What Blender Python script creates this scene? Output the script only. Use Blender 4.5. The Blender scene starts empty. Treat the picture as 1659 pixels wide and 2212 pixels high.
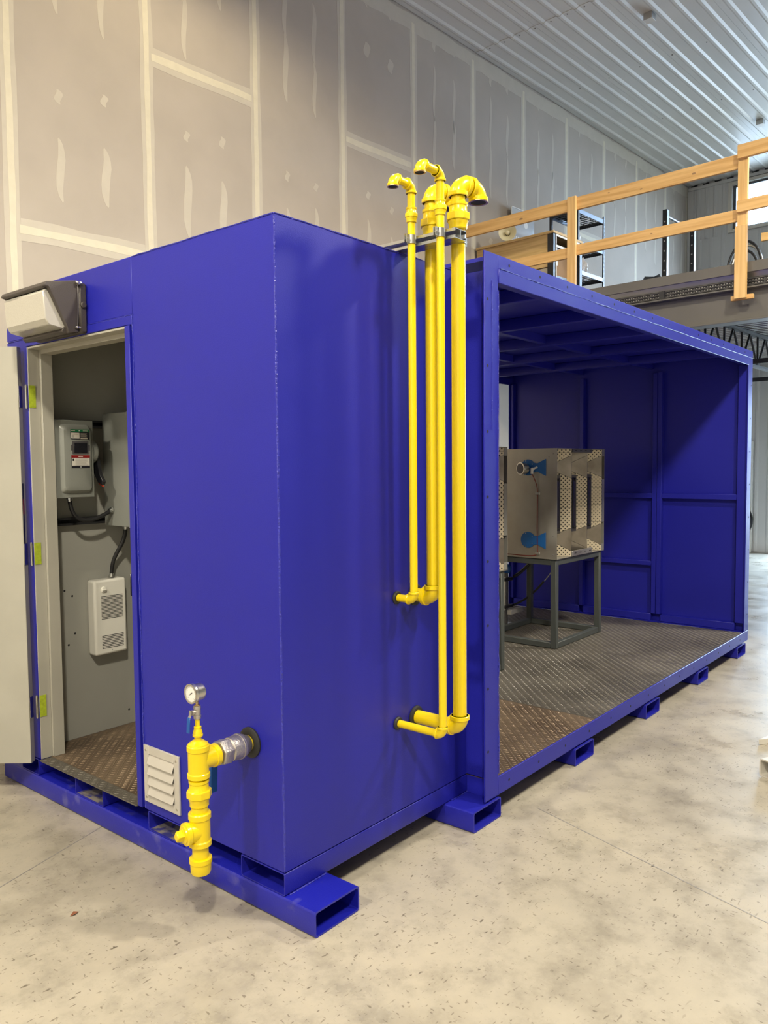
import bpy, bmesh, math, random
from mathutils import Vector, Matrix
random.seed(7)
S = bpy.context.scene
COL = S.collection
PI = math.pi

# ---------------------------------------------------------------- camera, world, exposure
CAM = Vector((-1.9939, -2.1549, 1.736))
YAW, PITCH, ROLL, FPX = 0.6913776, -0.0588888, -0.0090872, 1704.72
TH = math.radians(-3.3)            # the hall is turned a little against the container

def set_camera():
    f = Vector((math.cos(YAW)*math.cos(PITCH), math.sin(YAW)*math.cos(PITCH), math.sin(PITCH)))
    r = Vector((math.sin(YAW), -math.cos(YAW), 0)); u = r.cross(f)
    r2 = math.cos(ROLL)*r + math.sin(ROLL)*u
    u2 = -math.sin(ROLL)*r + math.cos(ROLL)*u
    m = Matrix(((r2.x, u2.x, -f.x, CAM.x), (r2.y, u2.y, -f.y, CAM.y), (r2.z, u2.z, -f.z, CAM.z), (0, 0, 0, 1)))
    cd = bpy.data.cameras.new('camera'); co = bpy.data.objects.new('camera', cd); COL.objects.link(co)
    co.matrix_world = m
    cd.sensor_fit = 'HORIZONTAL'; cd.sensor_width = 36.0; cd.lens = FPX/1659*36.0
    cd.clip_start = 0.05; cd.clip_end = 200
    S.camera = co
set_camera()

SKY_STRENGTH = 30.0
w = bpy.data.worlds.new('daylight'); S.world = w; w.use_nodes = True
bgn = w.node_tree.nodes['Background']
bgn.inputs['Color'].default_value = (0.58, 0.77, 1.0, 1); bgn.inputs['Strength'].default_value = SKY_STRENGTH
S.view_settings.view_transform = 'Standard'
S.view_settings.look = 'None'
S.view_settings.gamma = 1.0
S.view_settings.use_curve_mapping = False
S.view_settings.exposure = 0.08
S.cycles.max_bounces = 8
S.cycles.diffuse_bounces = 4
S.cycles.glossy_bounces = 4
S.cycles.transmission_bounces = 6
S.cycles.caustics_reflective = False
S.cycles.caustics_refractive = False
S.cycles.use_denoising = True
S.cycles.sample_clamp_indirect = 6.0

# lamp table: position in the hall's own axes, power, colour
LAMPS = [((-2.7, 2.8, 6.95), 310, (1.0, 0.90, 0.70)),
         ((-3.2, -3.8, 6.95), 1450, (1.0, 0.91, 0.73)),
         ((1.9, -3.1, 6.95), 1000, (1.0, 0.91, 0.73)),
         ((6.4, -2.4, 6.95), 1050, (1.0, 0.93, 0.80)),
         ((2.1, 2.1, 6.95), 230, (1.0, 0.85, 0.56)),
         ((-5.8, -0.4, 6.95), 1200, (1.0, 0.91, 0.73))]  # this last lamp is added out of view to lift the container's end wall

# ---------------------------------------------------------------- materials
def nodes_of(m):
    m.use_nodes = True
    nt = m.node_tree
    return nt, nt.nodes['Principled BSDF']

def mat(name, col, rough=0.5, metal=0.0, var=0.0, vscale=3.0, col2=None, bump=0.0, bscale=60.0, coat=0.0,
        rvar=0.0, stretch=(1, 1, 1), detail=4.0, alpha=None, trans=0.0, lo=0.35, hi=0.65):
    m = bpy.data.materials.new(name)
    nt, b = nodes_of(m)
    N, L = nt.nodes, nt.links
    b.inputs['Base Color'].default_value = (*col, 1)
    b.inputs['Roughness'].default_value = rough
    b.inputs['Metallic'].default_value = metal
    b.inputs['Coat Weight'].default_value = coat
    b.inputs['Coat Roughness'].default_value = 0.15
    if trans: b.inputs['Transmission Weight'].default_value = trans
    if var or col2 or bump or rvar:
        tc = N.new('ShaderNodeTexCoord'); mp = N.new('ShaderNodeMapping')
        mp.inputs['Scale'].default_value = stretch
        L.new(tc.outputs['Object'], mp.inputs['Vector'])
        n = N.new('ShaderNodeTexNoise'); n.inputs['Scale'].default_value = vscale; n.inputs['Detail'].default_value = detail
        L.new(mp.outputs['Vector'], n.inputs['Vector'])
        if var or col2:
            rp = N.new('ShaderNodeValToRGB')
            c2 = col2 if col2 else tuple(max(0, c*(1-var)) for c in col)
            rp.color_ramp.elements[0].position = lo; rp.color_ramp.elements[0].color = (*c2, 1)
            rp.color_ramp.elements[1].position = hi; rp.color_ramp.elements[1].color = (*col, 1)
            L.new(n.outputs['Fac'], rp.inputs['Fac']); L.new(rp.outputs['Color'], b.inputs['Base Color'])
        if rvar:
            mr = N.new('ShaderNodeMapRange')
            mr.inputs['To Min'].default_value = max(0.02, rough-rvar); mr.inputs['To Max'].default_value = min(1, rough+rvar)
            mr.inputs['From Min'].default_value = 0.3; mr.inputs['From Max'].default_value = 0.7
            L.new(n.outputs['Fac'], mr.inputs['Value']); L.new(mr.outputs['Result'], b.inputs['Roughness'])
        if bump:
            n2 = N.new('ShaderNodeTexNoise'); n2.inputs['Scale'].default_value = bscale; n2.inputs['Detail'].default_value = 3
            L.new(mp.outputs['Vector'], n2.inputs['Vector'])
            bp = N.new('ShaderNodeBump'); bp.inputs['Strength'].default_value = bump; bp.inputs['Distance'].default_value = 0.01
            L.new(n2.outputs['Fac'], bp.inputs['Height']); L.new(bp.outputs['Normal'], b.inputs['Normal'])
    return m

def emat(name, col, strength):
    m = bpy.data.materials.new(name); nt, b = nodes_of(m)
    b.inputs['Base Color'].default_value = (*col, 1)
    b.inputs['Emission Color'].default_value = (*col, 1); b.inputs['Emission Strength'].default_value = strength
    return m

M = {}
M['blue'] = mat('blue_paint', (0.012, 0.014, 0.335), 0.44, var=0.08, vscale=1.3, bump=0.08, bscale=220, rvar=0.05)
M['blue'].node_tree.nodes['Principled BSDF'].inputs['Specular IOR Level'].default_value = 0.45
M['blue_scuffed'] = mat('scuffed_blue_paint', (0.007, 0.010, 0.335), 0.45, col2=(0.07, 0.07, 0.34), vscale=9, lo=0.30, hi=0.42, bump=0.08, bscale=150, coat=0.2)
M['bare_steel'] = mat('scraped_steel', (0.30, 0.27, 0.24), 0.55, 0.4, col2=(0.05, 0.05, 0.25), vscale=14, lo=0.42, hi=0.52)
M['weld'] = mat('blue_weld', (0.022, 0.026, 0.36), 0.25, bump=0.8, bscale=90, coat=0.4)
M['yellow'] = mat('yellow_paint', (0.80, 0.60, 0.0), 0.3, var=0.02, vscale=3, coat=0.35)
M['drywall'] = mat('drywall_paper', (0.44, 0.39, 0.335), 0.85, var=0.07, vscale=2.2, bump=0.03, bscale=300)
M['mud'] = mat('joint_mud', (0.53, 0.485, 0.41), 0.8, var=0.05, vscale=9)
M['mud_light'] = mat('joint_mud_light', (0.65, 0.60, 0.475), 0.75, var=0.06, vscale=12)
M['ceiling'] = mat('ceiling_steel', (0.62, 0.605, 0.57), 0.42, 0.0, var=0.04, vscale=1.5, coat=0.08)
M['liner'] = mat('white_liner_steel', (0.60, 0.60, 0.60), 0.38, 0.0, var=0.05, vscale=1.2, coat=0.2)
M['grey'] = mat('grey_enamel', (0.38, 0.38, 0.345), 0.42, var=0.07, vscale=2.5, bump=0.04, bscale=200)
M['grey_door'] = mat('warm_grey_primer', (0.42, 0.405, 0.35), 0.5, var=0.08, vscale=3.5, bump=0.03, bscale=140)
M['grey_box'] = mat('grey_enclosure', (0.235, 0.245, 0.225), 0.33, var=0.04, vscale=4, bump=0.06, bscale=250)
M['stand'] = mat('slate_grey_paint', (0.075, 0.085, 0.082), 0.45, var=0.08, vscale=5)
M['black'] = mat('black_rubber', (0.014, 0.014, 0.016), 0.5, var=0.2, vscale=20)
M['black_gloss'] = mat('black_plastic', (0.012, 0.012, 0.016), 0.25)
M['dark'] = mat('dark_void', (0.010, 0.010, 0.012), 0.8)
M['bronze'] = mat('bronze_powdercoat', (0.060, 0.050, 0.044), 0.45, bump=0.25, bscale=320)
M['stainless'] = mat('stainless', (0.62, 0.60, 0.56), 0.28, 1.0, bump=0.03, bscale=80)
M['cast_steel'] = mat('cast_stainless', (0.50, 0.47, 0.44), 0.42, 0.85, bump=0.25, bscale=140)
M['zinc'] = mat('zinc_plated', (0.62, 0.63, 0.62), 0.3, 1.0, var=0.1, vscale=18)
M['brass'] = mat('brass', (0.62, 0.44, 0.22), 0.35, 0.9)
M['handle_blue'] = mat('blue_vinyl', (0.004, 0.085, 0.34), 0.4)
M['bracket_blue'] = mat('bright_blue_paint', (0.012, 0.13, 0.42), 0.38, coat=0.2)
M['sheet'] = mat('raw_sheet_steel', (0.44, 0.43, 0.39), 0.40, 0.6, col2=(0.34, 0.315, 0.275), vscale=3.2, lo=0.32, hi=0.62, rvar=0.1)
M['sheet_dark'] = mat('dull_sheet_steel', (0.27, 0.24, 0.20), 0.30, 0.9, col2=(0.17, 0.145, 0.115), vscale=5, lo=0.35, hi=0.6)
M['bracket'] = mat('dark_grey_casting', (0.10, 0.095, 0.10), 0.5, 0.3)
M['heater'] = mat('almond_enamel', (0.80, 0.785, 0.72), 0.35, var=0.03, vscale=6)
M['lime'] = mat('lime_tape', (0.42, 0.52, 0.03), 0.55, var=0.25, vscale=60)
M['aluminium'] = mat('aluminium_louver', (0.60, 0.575, 0.53), 0.4, 0.25, var=0.05, vscale=10)
M['lens'] = mat('prismatic_lens', (0.50, 0.48, 0.42), 0.2, bump=0.15, bscale=120, coat=0.5)
M['white'] = mat('white_paint', (0.75, 0.75, 0.72), 0.5)
M['offwhite'] = mat('offwhite_steel', (0.66, 0.63, 0.57), 0.45, var=0.06, vscale=8)
M['label_black'] = mat('label_black', (0.015, 0.015, 0.02), 0.4)
M['label_green'] = mat('label_green', (0.01, 0.16, 0.06), 0.4)
M['label_red'] = mat('label_red', (0.22, 0.008, 0.008), 0.4)
M['label_text'] = mat('label_print_grey', (0.25, 0.24, 0.23), 0.5)
M['red'] = mat('red_wire', (0.20, 0.025, 0.015), 0.5)
M['red_handle'] = mat('red_handle', (0.60, 0.05, 0.02), 0.4)
M['beam'] = mat('grey_beam_primer', (0.125, 0.12, 0.112), 0.55, var=0.12, vscale=1.8)
M['joist'] = mat('dark_joist_primer', (0.022, 0.023, 0.027), 0.6)
M['deck'] = mat('galvanised_deck', (0.42, 0.42, 0.41), 0.35, 0.75, var=0.1, vscale=4)
M['shelf_black'] = mat('black_shelf_steel', (0.02, 0.022, 0.028), 0.4)
M['shelf_blue'] = mat('blue_grey_shelf_steel', (0.20, 0.25, 0.34), 0.35, 0.3)
M['cardboard'] = mat('cardboard', (0.34, 0.21, 0.11), 0.85, var=0.1, vscale=8)
M['plastic_bag'] = mat('clear_plastic_bag', (0.55, 0.55, 0.57), 0.25, bump=1.0, bscale=40)
M['cream'] = mat('cream_plastic', (0.62, 0.58, 0.40), 0.35)
M['pinkbag'] = mat('pink_packaging', (0.45, 0.20, 0.22), 0.6, var=0.3, vscale=30)
M['leaf'] = mat('brown_leaf', (0.20, 0.07, 0.03), 0.8)
M['rubber'] = mat('grey_gasket', (0.018, 0.018, 0.019), 0.55)
M['rust_black'] = mat('dark_strut', (0.055, 0.055, 0.06), 0.38, 0.7)

def wood(name, col, col2, axis):
    st = [18, 18, 18]; st[axis] = 0.9
    m = mat(name, col, 0.6, col2=col2, vscale=1.6, lo=0.36, hi=0.60, stretch=st, detail=6, bump=0.05, bscale=4)
    return m
M['pine_y'] = wood('pine_rail', (0.76, 0.49, 0.20), (0.62, 0.36, 0.125), 1)
M['pine_z'] = wood('pine_post', (0.78, 0.52, 0.22), (0.66, 0.40, 0.15), 2)
M['oak'] = wood('oak_veneer', (0.66, 0.47, 0.22), (0.52, 0.35, 0.14), 1)

def concrete():
    m = bpy.data.materials.new('polished_concrete'); nt, b = nodes_of(m); N, L = nt.nodes, nt.links
    tc = N.new('ShaderNodeTexCoord')
    def noise(sc, det, st=(1, 1, 1), rough=0.6, rot=0):
        mp = N.new('ShaderNodeMapping'); mp.inputs['Scale'].default_value = st; mp.inputs['Rotation'].default_value = (0, 0, rot)
        L.new(tc.outputs['Object'], mp.inputs['Vector'])
        n = N.new('ShaderNodeTexNoise'); n.inputs['Scale'].default_value = sc; n.inputs['Detail'].default_value = det
        n.inputs['Roughness'].default_value = rough
        L.new(mp.outputs['Vector'], n.inputs['Vector']); return n.outputs['Fac']
    def ramp(fac, stops):
        r = N.new('ShaderNodeValToRGB'); e = r.color_ramp.elements
        e[0].position, e[0].color = stops[0][0], (*stops[0][1], 1)
        e[1].position, e[1].color = stops[-1][0], (*stops[-1][1], 1)
        for p, c in stops[1:-1]:
            k = e.new(p); k.color = (*c, 1)
        L.new(fac, r.inputs['Fac']); return r.outputs['Color']
    def mix(kind, fac, a, c):
        x = N.new('ShaderNodeMix'); x.data_type = 'RGBA'; x.blend_type = kind
        if hasattr(fac, 'links') or not isinstance(fac, (int, float)): L.new(fac, x.inputs['Factor'])
        else: x.inputs['Factor'].default_value = fac
        L.new(a, x.inputs['A']); L.new(c, x.inputs['B']); return x.outputs['Result']
    base = ramp(noise(0.9, 8), [(0.30, (0.32, 0.29, 0.235)), (0.5, (0.41, 0.372, 0.30)), (0.70, (0.46, 0.415, 0.33))])
    mott = ramp(noise(5, 8, rough=0.7), [(0.34, (0.70, 0.70, 0.70)), (0.52, (1, 1, 1)), (0.7, (1.08, 1.07, 1.05))])
    c1 = mix('MULTIPLY', 0.85, base, mott)
    stain = ramp(noise(1.7, 5, rough=0.55), [(0.33, (0.72, 0.71, 0.69)), (0.45, (1, 1, 1))])
    c2 = mix('MULTIPLY', 0.7, c1, stain)
    # trowel flecks: short dark ticks that follow the swirls
    fl = ramp(noise(26, 2, (1, 3.2, 1), 0.4, 0.5), [(0.29, (0.42, 0.40, 0.37)), (0.34, (1, 1, 1))])
    msk = noise(1.1, 3)
    ms = N.new('ShaderNodeMapRange'); ms.inputs['From Min'].default_value = 0.42; ms.inputs['From Max'].default_value = 0.58
    L.new(msk, ms.inputs['Value'])
    c3 = mix('MULTIPLY', ms.outputs['Result'], c2, fl)
    fl2 = ramp(noise(34, 2, (2.6, 1, 1), 0.4, -0.4), [(0.285, (0.45, 0.43, 0.40)), (0.33, (1, 1, 1))])
    c4 = mix('MULTIPLY', 0.8, c3, fl2)
    L.new(c4, b.inputs['Base Color'])
    rr = N.new('ShaderNodeMapRange'); rr.inputs['To Min'].default_value = 0.22; rr.inputs['To Max'].default_value = 0.5
    rr.inputs['From Min'].default_value = 0.3; rr.inputs['From Max'].default_value = 0.7
    L.new(noise(2.5, 6), rr.inputs['Value']); L.new(rr.outputs['Result'], b.inputs['Roughness'])
    bp = N.new('ShaderNodeBump'); bp.inputs['Strength'].default_value = 0.12; bp.inputs['Distance'].default_value = 0.01
    L.new(noise(7, 6), bp.inputs['Height']); L.new(bp.outputs['Normal'], b.inputs['Normal'])
    return m
M['concrete'] = concrete()
M['tread_brown'] = mat('rusty_tread_plate', (0.20, 0.145, 0.095), 0.48, 0.35, col2=(0.10, 0.068, 0.045), vscale=3.5, lo=0.32, hi=0.62)
M['tread_grey'] = mat('worn_tread_plate', (0.185, 0.168, 0.140), 0.48, 0.35, col2=(0.095, 0.086, 0.072), vscale=2.2, lo=0.34, hi=0.62)
M['lug_brown'] = mat('rusty_tread_lugs', (0.36, 0.27, 0.185), 0.38, 0.55, col2=(0.20, 0.145, 0.10), vscale=4)
M['lug_grey'] = mat('worn_tread_lugs', (0.27, 0.25, 0.215), 0.4, 0.5, col2=(0.15, 0.135, 0.115), vscale=3)

def perforated():
    m = bpy.data.materials.new('perforated_plate'); nt, b = nodes_of(m); N, L = nt.nodes, nt.links
    uv = N.new('ShaderNodeUVMap')
    sx = N.new('ShaderNodeSeparateXYZ'); L.new(uv.outputs['UV'], sx.inputs[0])
    def mth(op, a, c=None):
        n = N.new('ShaderNodeMath'); n.operation = op
        for i, x in enumerate((a, c)):
            if x is None: continue
            if isinstance(x, (int, float)): n.inputs[i].default_value = x
            else: L.new(x, n.inputs[i])
        return n.outputs[0]
    P = 0.034
    u = mth('DIVIDE', sx.outputs[0], P); v = mth('DIVIDE', sx.outputs[1], P)
    def dots(du, dv):
        a = mth('SUBTRACT', mth('FRACT', mth('ADD', u, du)), 0.5); c = mth('SUBTRACT', mth('FRACT', mth('ADD', v, dv)), 0.5)
        return mth('LESS_THAN', mth('ADD', mth('MULTIPLY', a, a), mth('MULTIPLY', c, c)), 0.030)
    d = mth('MAXIMUM', dots(0, 0), dots(0.5, 0.5))
    # sheet joints
    j = mth('LESS_THAN', mth('FRACT', mth('DIVIDE', sx.outputs[1], 0.155)), 0.022)
    d = mth('MAXIMUM', d, mth('MULTIPLY', j, 0.7))
    mx = N.new('ShaderNodeMix'); mx.data_type = 'RGBA'
    mx.inputs['A'].default_value = (0.62, 0.54, 0.40, 1); mx.inputs['B'].default_value = (0.02, 0.018, 0.015, 1)
    L.new(d, mx.inputs['Factor']); L.new(mx.outputs['Result'], b.inputs['Base Color'])
    b.inputs['Metallic'].default_value = 0.3; b.inputs['Roughness'].default_value = 0.42
    return m
M['perf'] = perforated()

# ---------------------------------------------------------------- mesh helpers
class MB:
    def __init__(s): s.v = []; s.f = []
    def add(s, vs, fs):
        o = len(s.v); s.v += [Vector(p) for p in vs]; s.f += [tuple(i+o for i in f) for f in fs]; return s
    def box(s, x0, x1, y0, y1, z0, z1):
        return s.add([(x, y, z) for x in (x0, x1) for y in (y0, y1) for z in (z0, z1)],
                     [(0, 1, 3, 2), (4, 6, 7, 5), (0, 4, 5, 1), (2, 3, 7, 6), (0, 2, 6, 4), (1, 5, 7, 3)])
    def prism(s, poly, fn, t0, t1):
        n = len(poly)
        vs = [fn(u, v, t0) for u, v in poly] + [fn(u, v, t1) for u, v in poly]
        fs = [tuple(range(n)), tuple(range(2*n-1, n-1, -1))] + [(i, i+n, (i+1) % n+n, (i+1) % n) for i in range(n)]
        return s.add(vs, fs)
    def hollow(s, out, inn, fn, t0, t1):
        n = len(out)
        vs = [fn(u, v, t) for t in (t0, t1) for lp in (out, inn) for u, v in lp]
        fs = []
        for i in range(n):
            k = (i+1) % n
            fs += [(i, k, 2*n+k, 2*n+i), (n+i, 3*n+i, 3*n+k, n+k), (i, n+i, n+k, k), (2*n+i, 2*n+k, 3*n+k, 3*n+i)]
        return s.add(vs, fs)
    def lathe(s, p0, d, prof, n=20, cap=True, rot=0.0):
        p0 = Vector(p0); d = Vector(d).normalized()
        a = d.orthogonal().normalized() if abs(d.z) < 0.99 else Vector((1, 0, 0))
        if abs(d.z) < 0.99:
            a = Vector((0, 0, 1)) - d*d.z; a.normalize()
        b = d.cross(a)
        vs = []; m = len(prof)
        for t, r in prof:
            for i in range(n):
                an = 2*PI*i/n + rot
                vs.append(p0 + d*t + (a*math.cos(an) + b*math.sin(an))*r)
        fs = [(j*n+i, j*n+(i+1) % n, (j+1)*n+(i+1) % n, (j+1)*n+i) for j in range(m-1) for i in range(n)]
        if cap: fs += [tuple(range(n-1, -1, -1)), tuple(range((m-1)*n, m*n))]
        return s.add(vs, fs)
    def cyl(s, p0, p1, r, n=16, r1=None):
        p0 = Vector(p0); p1 = Vector(p1); d = p1-p0
        return s.lathe(p0, d, [(0, r), (d.length, r if r1 is None else r1)], n)
    def tube(s, path, r, n=10, cap=True):
        P = [Vector(p) for p in path]; m = len(P)
        rs = r if isinstance(r, (list, tuple)) else [r]*m
        T = [(P[min(i+1, m-1)]-P[max(i-1, 0)]).normalized() for i in range(m)]
        a = T[0].orthogonal().normalized(); vs = []
        for i in range(m):
            a = (a - T[i]*a.dot(T[i])).normalized(); b = T[i].cross(a)
            vs += [P[i] + (a*math.cos(2*PI*k/n) + b*math.sin(2*PI*k/n))*rs[i] for k in range(n)]
        fs = [(j*n+i, j*n+(i+1) % n, (j+1)*n+(i+1) % n, (j+1)*n+i) for j in range(m-1) for i in range(n)]
        if cap: fs += [tuple(range(n-1, -1, -1)), tuple(range((m-1)*n, m*n))]
        return s.add(vs, fs)
    def plate(s, pts, th, away=None):
        P = [Vector(p) for p in pts]; nrm = (P[1]-P[0]).cross(P[2]-P[0]).normalized()
        if away is not None and nrm.dot(Vector(away)) < 0: nrm = -nrm
        n = len(P); vs = P + [p + nrm*th for p in P]
        fs = [tuple(range(n)), tuple(range(2*n-1, n-1, -1))] + [(i, i+n, (i+1) % n+n, (i+1) % n) for i in range(n)]
        return s.add(vs, fs)

def rrect(u0, u1, v0, v1, r, k=3):
    out = []
    for cx, cy, a0 in ((u1-r, v1-r, 0), (u0+r, v1-r, 90), (u0+r, v0+r, 180), (u1-r, v0+r, 270)):
        for i in range(k+1):
            a = math.radians(a0+90*i/k); out.append((cx+r*math.cos(a), cy+r*math.sin(a)))
    return out

def bez(p0, p1, p2, p3, n=14):
    p = [Vector(q) for q in (p0, p1, p2, p3)]; o = []
    for i in range(n+1):
        t = i/n; o.append(p[0]*(1-t)**3 + p[1]*3*t*(1-t)**2 + p[2]*3*t*t*(1-t) + p[3]*t**3)
    return o

BASE = {}
RZ = Matrix.Rotation(TH, 4, 'Z')

def mesh_of(mb, base=(0, 0, 0), m=None, smooth=30, uvfn=None):
    b = Vector(base)
    me = bpy.data.meshes.new('mesh')
    me.from_pydata([tuple(v-b) for v in mb.v], [], mb.f)
    bm = bmesh.new(); bm.from_mesh(me); bmesh.ops.recalc_face_normals(bm, faces=bm.faces); bm.to_mesh(me); bm.free()
    if smooth:
        me.polygons.foreach_set('use_smooth', [True]*len(me.polygons)); me.set_sharp_from_angle(angle=math.radians(smooth))
    if m is not None: me.materials.append(M[m] if isinstance(m, str) else m)
    return me

def setp(o, label=None, cat=None, group=None, kind=None):
    if label: o['label'] = label
    if cat: o['category'] = cat
    if group: o['group'] = group
    if kind: o['kind'] = kind
    return o

def thing(name, label, cat, base=(0, 0, 0), room=False, group=None, kind=None):
    o = bpy.data.objects.new(name, None); COL.objects.link(o)
    o.empty_display_size = 0.05
    o.location = (RZ @ Vector(base)) if room else Vector(base)
    if room: o.rotation_euler = (0, 0, TH)
    BASE[o.name] = Vector(base)
    return setp(o, label, cat, group, kind)

SPLIT = {'end_frame', 'edge_strip', 'shelf_beam', 'panel_leg', 'window_clip', 'clamp', 'end_trim', 'shelf_board', 'top_chord', 'bottom_chord', 'clamp_ear', 'panel_edge', 'hose_coil', 'valve_body'}
def pieces(mb):
    """the separate shells of a builder, each as a builder of its own"""
    par = list(range(len(mb.v)))
    def find(i):
        while par[i] != i: par[i] = par[par[i]]; i = par[i]
        return i
    for f in mb.f:
        for i in f[1:]: par[find(i)] = find(f[0])
    out = {}
    for f in mb.f: out.setdefault(find(f[0]), []).append(f)
    res = []
    for fs in out.values():
        ids = sorted({i for f in fs for i in f}); ix = {i: k for k, i in enumerate(ids)}
        b = MB(); b.add([mb.v[i] for i in ids], [tuple(ix[i] for i in f) for f in fs]); res.append(b)
    return res

def part(name, mb, m, parent, bev=0.0, smooth=30, label=None, kind=None, seg=1):
    if name in SPLIT:
        pcs = pieces(mb)
        if len(pcs) > 1:
            os_ = [part_(name, p, m, parent, bev, smooth, label, kind, seg) for p in pcs]
            return os_[0]
    return part_(name, mb, m, parent, bev, smooth, label, kind, seg)

def part_(name, mb, m, parent, bev=0.0, smooth=30, label=None, kind=None, seg=1):
    b = BASE[parent.name]
    o = bpy.data.objects.new(name, mesh_of(mb, b, m, smooth)); COL.objects.link(o); o.parent = parent
    BASE[o.name] = b
    if bev:
        md = o.modifiers.new('bevel', 'BEVEL'); md.width = bev; md.segments = seg; md.limit_method = 'ANGLE'; md.angle_limit = math.radians(40)
    return setp(o, label, kind=kind)

def place(name, me, loc, parent, rot=None):
    """another piece that shares mesh data; loc in the parent's own frame"""
    o = bpy.data.objects.new(name, me); COL.objects.link(o); o.parent = parent
    o.location = Vector(loc) - BASE[parent.name]
    if rot: o.rotation_euler = rot
    BASE[o.name] = Vector(loc)
    return o

def solid(name, mb, m, label=None, cat=None, base=(0, 0, 0), room=False, bev=0.0, smooth=30, group=None, kind=None):
    o = bpy.data.objects.new(name, mesh_of(mb, base, m, smooth)); COL.objects.link(o)
    o.location = (RZ @ Vector(base)) if room else Vector(base)
    if room: o.rotation_euler = (0, 0, TH)
    BASE[o.name] = Vector(base)
    if bev:
        md = o.modifiers.new('bevel', 'BEVEL'); md.width = bev; md.segments = 1; md.limit_method = 'ANGLE'; md.angle_limit = math.radians(40)
    return setp(o, label, cat, group, kind)

def bx(*a): return MB().box(*a)
ZUP = Vector((0, 0, 1))
X0, X1, Y0, Y1, ZC = -7.0, 14.0, -13.0, 4.17, 7.18      # the hall

# ---------------------------------------------------------------- hall: floor, walls, ceiling
fl = solid('floor', bx(X0, X1+0.19, Y0, Y1+0.1, -0.2, 0), 'concrete', room=True, kind='structure', smooth=0)
def joint(p, q, wd=0.005):
    p = Vector(p); q = Vector(q); d = (q-p).normalized(); n = Vector((-d.y, d.x, 0))*wd/2
    b = MB().plate([p-n, q-n, q+n, p+n], 0.0008, ZUP)
    return part('control_joint', b, 'label_text', fl, smooth=0)
RI = Matrix.Rotation(-TH, 4, 'Z')
def rm(x, y, z=0): return RI @ Vector((x, y, z))
d1 = (Vector((-0.046, 1.274, 0)) - Vector((-0.568, 1.115, 0))).normalized()
joint(rm(-0.046+d1.x*4, 1.274+d1.y*4) if False else rm(0.9, 1.563), rm(-6.0, -0.54))
joint(rm(1.493, -0.256), rm(0.9, -2.2))
joint((X0+0.1, -4.2, 0), (X1-0.1, -4.2, 0))
joint((9.0, Y0+.1, 0), (9.0, 3.9, 0)); joint((11.6, Y0+.1, 0), (11.6, 3.9, 0))

# drywall on the long wall: sheets, taped joints, filled screw lines
wl = solid('wall_left', bx(X0-0.15, X1+0.2, Y1+0.013, Y1+0.15, 0, ZC+0.05), 'drywall', room=True, kind='structure', smooth=0)
SEAM0, PITCHX = 0.800, 1.213
butt = {0: 3.635, 1: 5.39, 3: 5.38, -1: 5.3, -2: 3.7, 5: 3.62, 7: 5.4}
WY = Y1
def jag(u0, u1, v0, v1, wob, n, vert=True):
    """closed strip outline with uneven long edges"""
    a, b = [], []
    for i in range(n+1):
        t = i/n
        if vert:
            v = v0+(v1-v0)*t; a.append((u0+random.uniform(-wob, wob), v)); b.append((u1+random.uniform(-wob, wob), v))
        else:
            u = u0+(u1-u0)*t; a.append((u, v0+random.uniform(-wob, wob))); b.append((u, v1+random.uniform(-wob, wob)))
    return a + b[::-1]
def on_wall(d0, d1):
    return lambda u, v, t: (u, WY-d0-(d1-d0)*t, v)
def strip(name, u0, u1, v0, v1, m, d0, d1, wob, vert=True, n=None):
    n = n or max(4, int((v1-v0 if vert else u1-u0)/0.22))
    a = jag(u0, u1, v0, v1, wob, n, vert); k = len(a)
    fn = on_wall(d0, d1); b = MB()
    vs = [fn(u, v, 0) for u, v in a] + [fn(u, v, 1) for u, v in a]
    half = k//2
    fs = [(i, i+k, (i+1) % k+k, (i+1) % k) for i in range(k)]
    fs += [(k+i, k+i+1, k+(k-2-i), k+(k-1-i)) for i in range(half-1)]
    b.add(vs, fs)
    return part(name, b, m, wl, smooth=0)
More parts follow.
